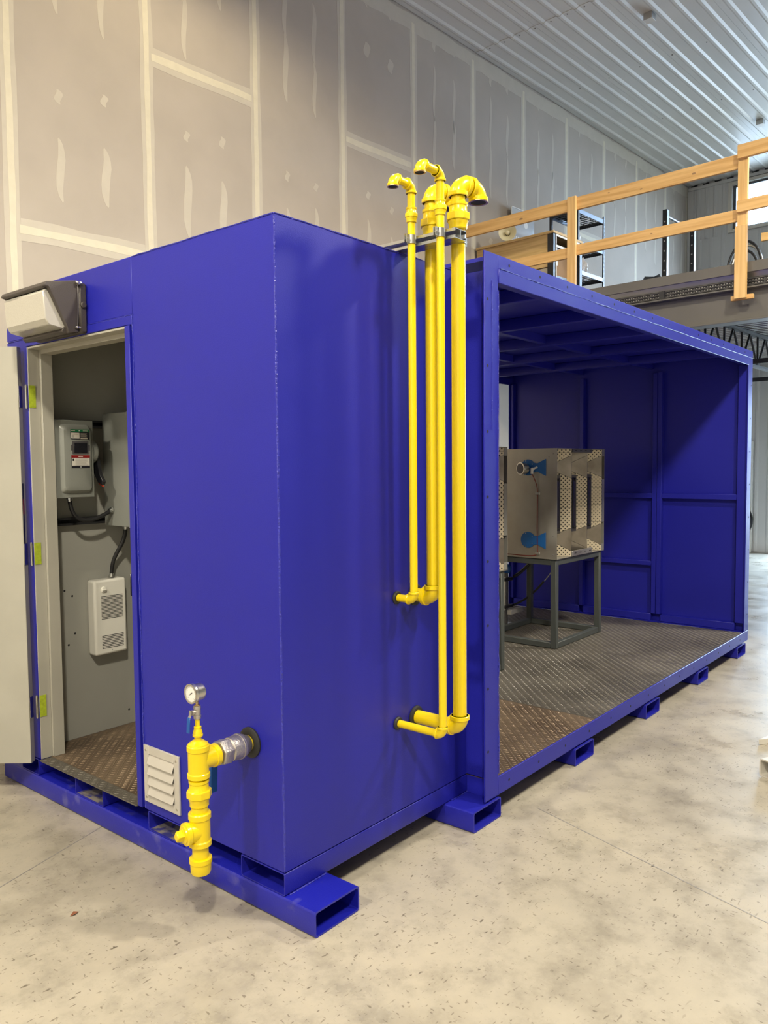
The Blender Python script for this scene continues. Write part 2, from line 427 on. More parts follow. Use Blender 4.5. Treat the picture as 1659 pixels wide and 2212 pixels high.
for k in range(-7, 11):
    xa = SEAM0+PITCHX*k; xb = min(xa+PITCHX, X1)
    if xa < X0: xa = X0
    zs = butt.get(k)
    for z0, z1 in ([(0, zs-0.002), (zs+0.002, ZC-0.01)] if zs else [(0, ZC-0.01)]):
        part('drywall_sheet', bx(xa+0.002, xb-0.002, WY, WY+0.0128, z0, z1), 'drywall', wl, smooth=0)
    if k >= -1:
        strip('joint_mud', xa-0.062, xa+0.062, 1.2, ZC-0.02, 'mud', 0.0, 0.0012, 0.006)
        strip('joint_tape', xa-0.026, xa+0.026, 1.2, ZC-0.1, 'mud_light', 0.0012, 0.0022, 0.005)
        if zs:
            strip('joint_mud', xa+0.06, xb-0.06, zs-0.085, zs+0.085, 'mud', 0.0, 0.0013, 0.009, False)
            strip('joint_tape', xa+0.05, xb-0.05, zs-0.032, zs+0.032, 'mud_light', 0.0013, 0.0023, 0.006, False)
        for sx_ in (0.40, 0.80):
            xs = xa+sx_
            for zc, h, wd in ((3.35, 0.26, 0.034), (4.22, 0.29, 0.036), (4.80, 0.05, 0.034), (5.80, 0.31, 0.032), (6.48, 0.07, 0.045) if k in (3,) else (6.42, 0.3, 0.03), (6.98, 0.09, 0.03)):
                zc += random.uniform(-0.08, 0.08); h *= random.uniform(0.8, 1.15); wd *= random.uniform(0.8, 1.2)
                if zs and abs(zc-zs) < h+0.12: continue
                n = 20; fn = on_wall(0.0, 0.0011); ol = []
                for i in range(n):
                    a = 2*PI*i/n; rr = random.uniform(0.94, 1.06)
                    ol.append((xs+math.cos(a)*wd*rr+0.012*math.sin(3*a), zc+math.sin(a)*h*(1 if math.sin(a) > 0 else 1.1)))
                part('mud_patch', MB().prism(ol, fn, 0, 1), 'mud', wl, smooth=0)
strip('ceiling_tape', -2.0, X1-0.02, ZC-0.20, ZC-0.012, 'mud', 0.0, 0.0016, 0.016, False, 90)
strip('corner_tape', X1-0.10, X1-0.004, 3.6, ZC-0.2, 'mud', 0.0, 0.0016, 0.008)

# ribbed steel liner: ceiling and other walls
def rib_profile(wd, nr, h, wt=0.030, wb=0.085):
    """cross-section points along width, out of plane +h at the ribs"""
    p = [(0, 0)]; pt = wd/nr
    for i in range(nr):
        c = pt*(i+0.5)
        p += [(c-wb/2, 0), (c-wt/2, h), (c+wt/2, h), (c+wb/2, 0)]
        # two shallow pencil ribs in each pan
    p.append((wd, 0))
    return p
def ribbed(wd, nr, h, length, fn, th=0.004):
    pr = rib_profile(wd, nr, h); n = len(pr)
    vs = [fn(u, hh, t) for t in (0, length) for u, hh in pr] + [fn(u, hh-th, t) for t in (0, length) for u, hh in pr]
    fs = [(i, i+1, n+i+1, n+i) for i in range(n-1)] + [(2*n+i, 3*n+i, 3*n+i+1, 2*n+i+1) for i in range(n-1)]
    fs += [(i, 2*n+i, 2*n+i+1, i+1) for i in range(n-1)] + [(n+i, n+i+1, 3*n+i+1, 3*n+i) for i in range(n-1)]
    fs += [(0, n, 3*n, 2*n), (n-1, 3*n-1, 4*n-1, 2*n-1)]
    return MB().add(vs, fs)
cl = solid('ceiling', bx(X0-0.15, X1+0.2, Y0-0.15, Y1+0.15, ZC+0.05, ZC+0.17), 'ceiling', room=True, kind='structure', smooth=0)
PW = 0.914
LAP = 6.95
me_a = mesh_of(ribbed(PW-0.002, 4, 0.018, LAP-X0, lambda u, h, t: (t, -u, -h)), m='ceiling', smooth=0)
me_b = mesh_of(ribbed(PW-0.002, 4, 0.018, X1-LAP+0.03, lambda u, h, t: (t, -u, -h)), m='ceiling', smooth=0)
k = 0; y = Y1
while y > Y0+0.2:
    place('ceiling_panel', me_a, (X0, y, ZC+0.022), cl)
    place('ceiling_panel', me_b, (LAP-0.03, y, ZC+0.018), cl)
    y -= PW
scr = mesh_of(MB().lathe((0, 0, 0), (0, 0, -1), [(0, 0.010), (0.006, 0.008), (0.008, 0.003)], 8), m='label_text')
for i in range(12):
    place('panel_screw', scr, (LAP+0.02, Y1-0.2-i*0.2285, ZC+0.018), cl)
for i in range(5):
    for xx in (8.8, 10.6):
        place('panel_screw', scr, (xx, Y1-0.5-i*0.457, ZC+0.018), cl)

FX = X1
FILL_OPENING = (-1.0, 2.2, 4.2, 5.9)         # opening added beside the view to bring daylight onto the far drywall
DOOR = (-1.0, 2.2, 3.0)             # overhead door opening in the far wall: y0 y1 height
WIN = (-7.2, 3.33, 6.18, 7.03)     # window opening on the far wall: y0 y1 z0 z1
def wbox(mb, y0, y1, z0, z1): return mb.box(FX+0.03, FX+0.18, y0, y1, z0, z1)
wb = MB()
wbox(wb, FILL_OPENING[1], Y1, 0, WIN[2]); wbox(wb, Y0, FILL_OPENING[0], 0, WIN[2])
wbox(wb, FILL_OPENING[0], FILL_OPENING[1], DOOR[2], FILL_OPENING[2]); wbox(wb, FILL_OPENING[0], FILL_OPENING[1], FILL_OPENING[3], WIN[2])
wbox(wb, WIN[1], Y1, WIN[2], ZC+0.05); wbox(wb, Y0, WIN[0], WIN[2], ZC+0.05); wbox(wb, WIN[0], WIN[1], WIN[3], ZC+0.05)
wf = solid('wall_far', wb, 'liner', room=True, kind='structure', smooth=0)
def wall_panel(z0, z1):
    return mesh_of(ribbed(PW-0.004, 4, 0.016, z1-z0, lambda u, h, t: (-h, -u, t)), m='liner', smooth=0)
pf, pl, ph = wall_panel(0.02, ZC-0.08), wall_panel(0.02, WIN[2]-0.06), wall_panel(WIN[3]+0.05, ZC-0.08)
y = Y1-0.12
while y-PW > FILL_OPENING[1]-0.05:
    if y <= WIN[1]+0.05 and y-PW >= WIN[0]-0.3:
        place('liner_panel', pl, (FX+0.02, y, 0.02), wf)
    elif y-PW < WIN[1] and y > WIN[1]:
        place('liner_panel', pl, (FX+0.02, y, 0.02), wf)
        wn = y-WIN[1]-0.06
        part('liner_panel', ribbed(wn, 4, 0.016, ZC-0.08-WIN[2]+0.06, lambda u, h, t: (FX+0.02-h, y-u, WIN[2]-0.06+t)), 'liner', wf, smooth=0)
    else:
        place('liner_panel', pf, (FX+0.02, y, 0.02), wf)
    y -= PW
tr = solid('trim_1', bx(FX-0.012, FX+0.02, Y0, Y1-0.01, ZC-0.085, ZC-0.02), 'liner', room=True, kind='structure', bev=0.004)
for i in range(14):
    yy = Y1-0.06-i*0.2285
    part('foam_closure', bx(FX-0.016, FX+0.0, yy-0.13, yy-0.01, ZC-0.022, ZC+0.004), 'dark', tr, smooth=0)
solid('trim_2', bx(FX-0.02, FX+0.02, Y1-0.125, Y1-0.005, 0, ZC-0.09), 'liner', room=True, kind='structure', bev=0.004)

# man door in the far wall, only its frame edge shows past the container
md_ = thing('door_1', None, None, (FX, 3.32, 0), True, kind='structure')
part('door_frame', bx(FX-0.03, FX+0.01, 2.845, 2.90, 0, 2.14).box(FX-0.03, FX+0.01, 3.75, 3.80, 0, 2.14).box(FX-0.03, FX+0.01, 2.90, 3.75, 2.085, 2.14), 'white', md_, bev=0.004)
part('door_leaf', bx(FX-0.015, FX-0.004, 2.902, 3.748, 0.01, 2.083), 'liner', md_, bev=0.003)
part('door_handle', MB().cyl((FX-0.015, 3.66, 1.0), (FX-0.07, 3.66, 1.0), 0.012, 10).cyl((FX-0.07, 3.66, 1.0), (FX-0.07, 3.54, 1.0), 0.010, 10), 'stainless', md_)
# clerestory window
wnd = thing('window_1', None, None, (FX+0.03, (WIN[0]+WIN[1])/2, WIN[2]), True, kind='structure')
fr = MB()
y0, y1, z0, z1 = WIN
fr.box(FX-0.03, FX+0.16, y1-0.02, y1+0.05, z0-0.05, z1+0.05).box(FX-0.03, FX+0.16, y0-0.05, y0+0.02, z0-0.05, z1+0.05)
fr.box(FX-0.03, FX+0.16, y0+0.02, y1-0.02, z1-0.01, z1+0.05).box(FX-0.03, FX+0.16, y0+0.02, y1-0.02, z0-0.05, z0+0.01)
part('window_frame', fr, 'offwhite', wnd, bev=0.004)
sashm = mat('sash_grey', (0.10, 0.11, 0.13), 0.4)
glassm = bpy.data.materials.new('window_glass'); nt, b = nodes_of(glassm)
b.inputs['Base Color'].default_value = (0.95, 0.98, 1, 1); b.inputs['Roughness'].default_value = 0.02
b.inputs['Transmission Weight'].default_value = 1.0; b.inputs['IOR'].default_value = 1.02
np_ = 6
for i in range(np_):
    a = y1-0.02-(y1-y0-0.04)*i/np_; c = y1-0.02-(y1-y0-0.04)*(i+1)/np_
    sb = MB().box(FX+0.05, FX+0.10, a-0.05, a, z0+0.01, z1-0.01).box(FX+0.05, FX+0.10, c, c+0.05, z0+0.01, z1-0.01)
    sb.box(FX+0.05, FX+0.10, c+0.05, a-0.05, z1-0.05, z1-0.01).box(FX+0.05, FX+0.10, c+0.05, a-0.05, z0+0.01, z0+0.04)
    part('sash', sb, sashm, wnd, smooth=0)
    part('pane', bx(FX+0.07, FX+0.076, c+0.05, a-0.05, z0+0.04, z1-0.05), glassm, wnd, smooth=0)

# right wall and the wall behind the camera; the far wall has a raised overhead door beside the view
solid('wall_right', bx(X0, X1, Y0-0.15, Y0, 0, ZC+0.05), 'liner', room=True, kind='structure', smooth=0)
solid('wall_back', bx(X0-0.15, X0, Y0, Y1, 0, ZC+0.05), 'liner', room=True, kind='structure', smooth=0)
solid('ground_outside', bx(FX+0.19, FX+14, Y0-4, Y1+2, -0.25, -0.06), 'concrete', 'pale concrete apron outside the open overhead door', 'apron', room=True, smooth=0)

def portal(name, loc, rot, sx_, sy_):
    ld = bpy.data.lights.new(name, 'AREA'); ld.shape = 'RECTANGLE'; ld.size = sx_; ld.size_y = sy_
    ld.cycles.is_portal = True
    o = bpy.data.objects.new(name, ld); COL.objects.link(o)
    o.matrix_world = RZ @ (Matrix.Translation(loc) @ rot)
portal('door_daylight', (FX+0.16, (DOOR[0]+DOOR[1])/2, DOOR[2]/2), Matrix.Rotation(PI/2, 4, 'Y'), DOOR[2], DOOR[1]-DOOR[0])
portal('fill_opening_daylight', (FX+0.16, (FILL_OPENING[0]+FILL_OPENING[1])/2, (FILL_OPENING[2]+FILL_OPENING[3])/2), Matrix.Rotation(PI/2, 4, 'Y'), FILL_OPENING[3]-FILL_OPENING[2], FILL_OPENING[1]-FILL_OPENING[0])
portal('window_daylight', (FX+0.16, (WIN[0]+WIN[1])/2, (WIN[2]+WIN[3])/2), Matrix.Rotation(PI/2, 4, 'Y'), WIN[3]-WIN[2], WIN[1]-WIN[0])

# high-bay lamps under the ceiling (above the view)
for i, (p, pw, c) in enumerate(LAMPS):
    t = thing('high_bay_lamp', ['round high bay lamp hanging over the open steel door', 'round high bay lamp hanging over the bare concrete floor',
              'round high bay lamp hanging in front of the open container bay', 'round high bay lamp hanging in front of the mezzanine', 'round high bay lamp hanging over the cabin roof by the drywall', 'round high bay lamp added by the back wall to brighten the end wall'][i], 'lamp', p, True, 'high bay lamps under the ceiling')
    part('reflector', MB().lathe(p, ZUP, [(0, 0.24), (0.02, 0.25), (0.12, 0.17), (0.16, 0.08)], 28, True), 'bronze', t)
    part('hanger', MB().cyl(Vector(p)+Vector((0, 0, 0.16)), Vector(p)+Vector((0, 0, ZC-p[2])), 0.008, 8), 'zinc', t)
    part('diffuser', MB().lathe(Vector(p)-Vector((0, 0, 0.004)), ZUP, [(0, 0.23), (0.004, 0.23)], 28), emat('lamp_diffuser', c, 6.0), t)
    ld = bpy.data.lights.new('high_bay_light', 'SPOT'); ld.energy = pw; ld.color = c; ld.shadow_soft_size = 0.22
    ld.spot_size = math.radians(168); ld.spot_blend = 0.4
    o = bpy.data.objects.new('high_bay_light', ld); COL.objects.link(o); o.parent = t; o.location = (0, 0, -0.26)

# ---------------------------------------------------------------- the blue steel container module
H, W, ZB, ZF = 2.654, 2.084, 0.1007, 0.196
YF0, YF1 = -0.159, 2.283
XF0, XF1 = 1.161, 5.622
ct = thing('container_module', 'blue painted steel equipment container with door cabin and open bay on skid tubes', 'container', (0, 0, 0))
def rect_tube_mesh(u0, u1, v0, v1, th, fn, t0, t1, r=0.012):
    return MB().hollow(rrect(u0, u1, v0, v1, r), rrect(u0+th, u1-th, v0+th, v1-th, max(0.003, r-th*0.6)), fn, t0, t1)
for i, x in enumerate((-0.007, 1.052, 2.111, 3.176, 4.236, 5.292)):
    part('skid_tube', rect_tube_mesh(x, x+0.246, 0.001, ZB, 0.007, lambda u, v, t: (u, t, v), -0.1635, YF1), 'blue_scuffed' if i == 0 else 'blue', ct)
for y0, y1 in ((0.0, 0.254), (0.633, 0.894), (1.270, 1.527), (1.900, W)):
    part('base_tube', rect_tube_mesh(y0, y1, ZB+0.0005, 0.190, 0.005, lambda u, v, t: (t, u, v), 0.0, 5.60, 0.008), 'blue', ct)
# scraped paint on the lower lips of two base tubes
for y0, y1 in ((1.275, 1.522), (0.638, 0.889)):
    part('scraped_patch', bx(0.004, 0.11, y0+0.004, y1-0.004, ZB+0.0058, ZB+0.0066), 'bare_steel', ct, smooth=0)
PD = [0.0, 0.05]
part('end_panel', MB().prism([(0, 0), (0.05, 0.05), (0.05, 0.908), (0, 0.908)], lambda u, v, t: (u, v, t), 0.195, H), 'blue', ct, smooth=0)
part('header_panel', bx(0, 0.05, 0.911, W, 2.405, H), 'blue', ct, bev=0.003)
part('hinge_side_panel', bx(0, 0.05, 1.875, W, 0.195, 2.402), 'blue', ct, bev=0.003)
part('door_trim', bx(0.006, 0.05, 0.912, 0.931, 0.195, 2.36).box(-0.006, 0.05, 0.931, 0.968, 0.195, 2.36), 'blue', ct, bev=0.002)
part('door_trim', bx(-0.004, 0.05, 0.912, 1.875, 2.362, 2.401), 'blue', ct, bev=0.002)
part('side_panel', MB().prism([(0, 0), (1.236, 0), (1.236, 0.05), (0.05, 0.05)], lambda u, v, t: (u, v, t), 0.195, H-0.001), 'blue', ct, smooth=0)
part('back_panel', bx(0.0505, 1.236, W-0.04, W, 0.195, H), 'blue', ct, bev=0.003)
part('cabin_roof', bx(0.0505, 1.236, 0.0505, W-0.0405, H-0.03, H-0.004), 'blue', ct)
part('partition', bx(1.19, 1.236, 0.0505, W-0.0405, 0.197, H-0.031), 'blue', ct)
# weld runs at the corners
def weld(a, b, r=0.0035):
    a = Vector(a); b = Vector(b); n = max(3, int((b-a).length/0.05))
    pts = [a+(b-a)*i/n + Vector((random.uniform(-1, 1), random.uniform(-1, 1), random.uniform(-1, 1)))*0.0012 for i in range(n+1)]
    return part('weld_bead', MB().tube(pts, [r*random.uniform(0.6, 1.25) for _ in pts], 6), 'weld', ct)
weld((0.001, 0.001, 0.2), (0.001, 0.001, H-0.01), 0.0045)
weld((0.0, 0.0, H-0.002), (0, 0.9, H-0.002), 0.003)
weld((0.0, 0.912, 0.2), (0.0, 0.912, 2.40), 0.004)
weld((-0.001, 0.9, 2.403), (-0.001, W-0.02, 2.403), 0.003)
weld((0, 0.0, H-0.001), (1.2, 0.0, H-0.001), 0.003)
weld((0.02, -0.003, ZB+0.002), (0.22, -0.003, ZB+0.002), 0.004)
weld((1.1, -0.003, ZB+0.002), (1.3, -0.003, ZB+0.002), 0.004)
# grey cabin lining
lin = MB().box(0.06, 1.18, W-0.055, W-0.042, ZF, 2.60)
part('cabin_lining', lin, 'grey', ct, smooth=0)
part('cabin_lining', bx(1.172, 1.188, 0.06, W-0.056, ZF, 2.60), 'grey', ct, smooth=0)
part('cabin_lining', bx(0.06, 1.17, 0.052, 0.064, ZF, 2.60), 'grey', ct, smooth=0)
part('cabin_lining', bx(0.055, 1.17, 0.066, W-0.057, 2.602, 2.614), 'grey', ct, smooth=0)
part('cabin_lining', bx(0.051, 0.059, 0.066, 0.90, ZF, 2.60).box(0.051, 0.059, 0.90, 2.02, 2.42, 2.60), 'grey', ct, smooth=0)
# screw holes in the lining
hol = mesh_of(MB().lathe((0, 0, 0), (0, -1, 0), [(0, 0.0065), (0.001, 0.005)], 8), m='dark')
for p in ((0.245, 1.05), (0.29, 1.015), (0.46, 1.075), (0.40, 1.03), (0.30, 0.80), (0.26, 0.74), (0.41, 0.78), (0.63, 0.28)):
    place('screw_hole', hol, (p[0], W-0.0551, p[1]), ct)
# door frame (grey hollow metal) and open door
df = MB().box(0.001, 0.062, 1.868, 1.8745, ZF, 2.36).box(0.062, 0.125, 1.852, 1.8745, ZF, 2.36).box(0.055, 0.125, 1.8745, 2.02, ZF, 2.36)
part('door_jamb', df, 'grey_door', ct, bev=0.002)
part('door_head', bx(0.001, 0.062, 0.975, 1.866, 2.350, 2.361).box(0.062, 0.125, 0.975, 1.851, 2.330, 2.361), 'grey_door', ct, bev=0.002)
part('door_jamb', bx(0.001, 0.062, 0.9685, 0.975, ZF, 2.349).box(0.062, 0.125, 0.9685, 0.99, ZF, 2.329), 'grey_door', ct, bev=0.002)
part('strike_plate', bx(-0.0095, 0.02, 0.9682, 0.974, 1.16, 1.26), 'black_gloss', ct, bev=0.002)
th_ = part('threshold', bx(-0.012, 0.055, 0.97, 1.866, 0.1905, ZF), 'tread_grey', ct, bev=0.001)
F = Vector((-0.046, 1.885, 0)); dd = Vector((-0.637, 0.771, 0)).normalized(); bk = Vector((0.771, 0.637, 0))
def lf(u, v, t): return F + dd*u + bk*t + ZUP*v
door = part('door_leaf', MB().prism([(0, 0.185), (0.89, 0.185), (0.89, 2.36), (0, 2.36)], lf, 0, 0.044), 'grey_door', ct, bev=0.0015, label='beige grey steel door leaf swung wide open')
part('edge_sticker', MB().prism([(-0.0006, 1.28), (-0.0, 1.28), (-0.0, 1.66), (-0.0006, 1.66)], lf, 0.008, 0.022), 'label_black', door, smooth=0)
part('edge_sticker_band', MB().prism([(-0.0009, 1.50), (-0.0006, 1.50), (-0.0006, 1.58), (-0.0009, 1.58)], lf, 0.008, 0.022), 'label_red', door, smooth=0)
for z in (2.107, 1.291, 0.481):
    hg = part('hinge', MB().cyl((-0.010, 1.876, z-0.056), (-0.010, 1.876, z+0.056), 0.0065, 10).cyl((-0.010, 1.876, z-0.062), (-0.010, 1.876, z+0.062), 0.004, 8), 'stainless', ct)
    part('hinge_leaf', MB().prism([(-0.002, z-0.055), (-0.0, z-0.055), (-0.0, z+0.055), (-0.002, z+0.055)], lf, 0.004, 0.04), 'stainless', hg)
    part('masking_tape', bx(0.001, 0.036, 1.8652, 1.8678, z-0.056, z+0.058), 'lime', hg, label='lime green masking tape over the hinge leaf')

# tread plate floors with raised lugs
def lugs(x0, x1, y0, y1, z, pitch=0.034, ln=0.011, wd=0.0035, h=0.0016):
    b = MB(); vs = []; fs = []
    nx, ny = int((x1-x0)/pitch), int((y1-y0)/pitch)
    for i in range(nx):
        for j in range(ny):
            for q in (0, 1):
                cx = x0+(i+0.5*q+0.4)*pitch; cy = y0+(j+0.5*q+0.4)*pitch
                if cx > x1-0.01 or cy > y1-0.01: continue
                a = PI/4 if (i+j+q) % 2 == 0 else -PI/4
                if q: a = -a
                ca, sa = math.cos(a), math.sin(a)
                k = len(vs)
                for u, v, ww in ((-ln, 0, 0), (0, -wd, 0), (ln, 0, 0), (0, wd, 0), (-ln*0.5, 0, h), (ln*0.5, 0, h)):
                    vs.append(Vector((cx+u*ca-v*sa, cy+u*sa+v*ca, z+ww)))
                fs += [(k, k+1, k+4), (k+1, k+5, k+4), (k+1, k+2, k+5), (k+2, k+3, k+5), (k+3, k+4, k+5), (k+3, k, k+4)]
    b.v = vs; b.f = fs
    return b
def tread(x0, x1, y0, y1, m, ml):
    o = part('tread_plate', bx(x0, x1, y0, y1, 0.1905, ZF), m, ct, smooth=0)
    part('tread_lugs', lugs(x0, x1, y0, y1, ZF), ml, o, smooth=0, kind='stuff')
tread(0.056, 1.17, 0.066, W-0.057, 'tread_brown', 'lug_brown')
part('tread_lugs', lugs(-0.010, 0.058, 0.975, 1.86, ZF), 'lug_grey', th_, smooth=0, kind='stuff')
tread(1.238, 2.419, -0.146, YF1-0.02, 'tread_brown', 'lug_brown')
tread(2.421, 4.05, -0.146, YF1-0.02, 'tread_grey', 'lug_grey')
tread(4.052, 5.50, -0.146, YF1-0.02, 'tread_grey', 'lug_grey')

# return wall between the cabin and the flanged bay
part('return_plate', bx(1.238, 1.246, -0.102, 0.05, 0.191, 2.655), 'blue', ct, bev=0.002)
part('return_angle', bx(1.238, 1.252, -0.149, -0.103, 0.191, 2.69), 'blue', ct, bev=0.002)
part('return_base', bx(1.238, 5.50, -0.146, -0.002, ZB+0.001, 0.190), 'blue', ct)
# flange frame round both openings
holeM = mesh_of(MB().lathe((0, 0, 0), (0, -1, 0), [(0, 0.0075), (0.0006, 0.0075)], 10), m='dark')
def flange(ya, yb, sgn):
    fl_ = [part('flange', bx(XF0, 1.281, ya, yb, 0.1127, 2.725), 'blue', ct, bev=0.002),
           part('flange', bx(1.2815, XF1, ya, yb, 2.662, 2.725), 'blue', ct, bev=0.002),
           part('flange', bx(1.2815, XF1, ya, yb, 0.1127, 0.2035), 'blue', ct, bev=0.002),
           part('flange', bx(5.50, XF1, ya, yb, 0.204, 2.6615), 'blue', ct, bev=0.002)]
    part('flange_lip', bx(1.2815, 5.4995, ya-0.004 if sgn < 0 else ya, yb if sgn < 0 else yb+0.004, 2.593, 2.6615), 'blue', ct, bev=0.003)
    return fl_
fa = flange(YF0, YF0+0.010, -1); fb = flange(YF1-0.010, YF1, 1)
for i in range(8):
    place('bolt_hole', holeM, (1.187, YF0-0.0002, 0.355+i*0.3072), fa[0])
for i in range(14):
    place('bolt_hole', holeM, (1.383+i*0.307, YF0-0.0002, 2.693), fa[1])
    place('bolt_hole', holeM, (1.383+i*0.307, YF0-0.0002, 0.157), fa[2])
for i in range(8):
    place('bolt_hole', holeM, (5.585, YF0-0.0002, 0.355+i*0.2950), fa[3])
pts = [Vector((1.29+i*0.06, YF0-0.004+random.uniform(-.001, .001), 2.6615+random.uniform(-.0015, .0015))) for i in range(70)]
part('weld_bead', MB().tube(pts, [0.0035*random.uniform(0.5, 1.3) for _ in pts], 6), 'weld', ct)
pts = [Vector((1.283+random.uniform(-.001, .001), YF0-0.001, 0.22+i*0.06)) for i in range(40)]
part('weld_bead', MB().tube(pts, [0.003*random.uniform(0.4, 1.3) for _ in pts], 6), 'weld', ct)
pts = [Vector((1.226+random.uniform(-.001, .001), YF0, 1.9+i*0.05)) for i in range(15)]
part('weld_bead', MB().tube(pts, [0.0028*random.uniform(0.4, 1.3) for _ in pts], 6), 'weld', ct)
# bay roof with joists and purlin
part('bay_roof', bx(1.24, 5.618, -0.148, YF1-0.011, 2.700, 2.718), 'blue', ct)
for x in (1.84, 2.62, 3.40, 4.18, 4.96):
    part('roof_joist', rect_tube_mesh(x, x+0.05, 2.622, 2.699, 0.004, lambda u, v, t: (u, t, v), -0.147, YF1-0.012, 0.006), 'blue', ct)
part('roof_edge', bx(1.2815, 5.4995, -0.148, -0.10, 2.60, 2.6995), 'blue', ct)
for y in (0.72, 1.45):
    for xa, xb in ((1.25, 1.839), (1.891, 2.619), (2.671, 3.399), (3.451, 4.179), (4.231, 4.959), (5.011, 5.579)):
        part('roof_purlin', bx(xa, xb, y, y+0.05, 2.64, 2.699), 'blue', ct)
# bay end wall with studs and girts
part('bay_end_panel', bx(5.58, 5.618, -0.148, YF1-0.011, 0.191, 2.6995), 'blue', ct)
XS = 5.522
def stud(y0, y1, z0=0.275, z1=2.60): part('stud', bx(XS, 5.579, y0, y1, z0, z1), 'blue', ct, bev=0.003)
stud(-0.149, -0.068); stud(0.616, 0.660); stud(0.663, 0.708, 0.275, 2.595); stud(1.42, 1.464); stud(2.235, YF1-0.011)
def girt(y0, y1, z0, z1): part('girt', bx(XS+0.004, 5.579, y0, y1, z0, z1), 'blue', ct, bev=0.003)
girt(-0.067, 0.615, 1.396, 1.445); girt(0.709, 1.419, 1.396, 1.445); girt(0.709, 1.419, 0.742, 0.787)
girt(-0.067, 0.615, 0.205, 0.272); girt(0.709, 1.419, 0.205, 0.272); girt(1.465, 2.234, 0.205, 0.272)
part('sill_angle', bx(5.505, 5.579, -0.149, YF1-0.011, 0.1965, 0.204), 'blue', ct)

# ---------------------------------------------------------------- louvre vent on the end wall
vt = thing('louver_vent', 'pale aluminium louver vent with four slats on blue end wall', 'vent', (-0.001, 0.773, 0.24))
va, vb, vz0, vz1 = 0.643, 0.903, 0.238, 0.496
part('vent_frame', MB().box(-0.010, -0.001, va, va+0.036, vz0, vz1).box(-0.010, -0.001, vb-0.036, vb, vz0, vz1).box(-0.010, -0.001, va+0.036, vb-0.036, vz1-0.036, vz1).box(-0.010, -0.001, va+0.036, vb-0.036, vz0, vz0+0.036), 'aluminium', vt, bev=0.001)
part('vent_back', bx(-0.003, -0.0012, va+0.036, vb-0.036, vz0+0.036, vz1-0.036), 'label_text', vt, smooth=0)
for i in range(4):
    zt = vz1-0.038-i*0.0465
    part('slat', MB().plate([(-0.004, va+0.037, zt), (-0.004, vb-0.037, zt), (-0.020, vb-0.037, zt-0.040), (-0.020, va+0.037, zt-0.040)], 0.0015, (1, 0, 0)).plate([(-0.020, va+0.037, zt-0.040), (-0.020, vb-0.037, zt-0.040), (-0.017, vb-0.037, zt-0.046), (-0.017, va+0.037, zt-0.046)], 0.0015, (1, 0, 0)), 'aluminium', vt, smooth=0)
sc = mesh_of(MB().lathe((0, 0, 0), (-1, 0, 0), [(0, 0.0055), (0.002, 0.005), (0.003, 0.002)], 10), m='stainless')
for yy in (va+0.018, vb-0.018):
    for zz in (vz0+0.022, vz1-0.022):
        place('screw', sc, (-0.010, yy, zz), vt)

# ---------------------------------------------------------------- wall pack light above the door
wp = thing('wall_pack_light', 'dark bronze wall pack light with prismatic glass lens above the door', 'light', (0, 1.48, 2.36))
ya, yb = 1.28, 1.70
prof = [(-0.040, 2.600), (-0.190, 2.570), (-0.205, 2.555), (-0.108, 2.372), (-0.085, 2.352), (-0.045, 2.362)]
def wpf(u, v, t): return (u, t, v)
part('housing', MB().prism([(-0.042, 2.600), (-0.195, 2.572), (-0.205, 2.552), (-0.185, 2.548), (-0.100, 2.378), (-0.095, 2.352), (-0.042, 2.362)], wpf, ya, ya+0.022)
     .prism([(-0.042, 2.600), (-0.195, 2.572), (-0.205, 2.552), (-0.185, 2.548), (-0.100, 2.378), (-0.095, 2.352), (-0.042, 2.362)], wpf, yb-0.022, yb)
     .prism([(-0.042, 2.600), (-0.195, 2.572), (-0.205, 2.552), (-0.188, 2.545), (-0.042, 2.565)], wpf, ya+0.022, yb-0.022)
     .prism([(-0.042, 2.362), (-0.095, 2.350), (-0.118, 2.362), (-0.105, 2.385), (-0.042, 2.385)], wpf, ya+0.022, yb-0.022), 'bronze', wp, bev=0.004)
part('back_box', bx(-0.040, -0.001, ya-0.006, yb+0.006, 2.362, 2.592), 'bronze', wp, bev=0.008)
part('lens', MB().prism([(-0.10, 2.546), (-0.188, 2.543), (-0.200, 2.53), (-0.192, 2.41), (-0.175, 2.385), (-0.112, 2.374), (-0.09, 2.385)], wpf, ya+0.023, yb-0.023), 'lens', wp, bev=0.004)
part('bolt', MB().lathe((-0.046, ya, 2.585), (0, -1, 0), [(0, 0.008), (0.012, 0.009), (0.020, 0.006)], 10).cyl((-0.058, ya-0.008, 2.588), (-0.03, ya-0.012, 2.588), 0.006, 8), 'stainless', wp)
part('bolt', MB().lathe((-0.055, ya, 2.384), (0, -1, 0), [(0, 0.006), (0.010, 0.007), (0.014, 0.004)], 10).cyl((-0.066, ya-0.007, 2.384), (-0.04, ya-0.01, 2.384), 0.005, 8), 'stainless', wp)
part('knockout_plug', MB().lathe((-0.022, ya-0.006, 2.49), (0, -1, 0), [(0, 0.015), (0.006, 0.015), (0.010, 0.010)], 14), 'bronze', wp)
part('spring_wire', MB().tube(bez((-0.046, ya-0.004, 2.575), (-0.050, ya-0.012, 2.53), (-0.046, ya-0.006, 2.47), (-0.052, ya-0.006, 2.39), 12), 0.0018, 6), 'stainless', wp)

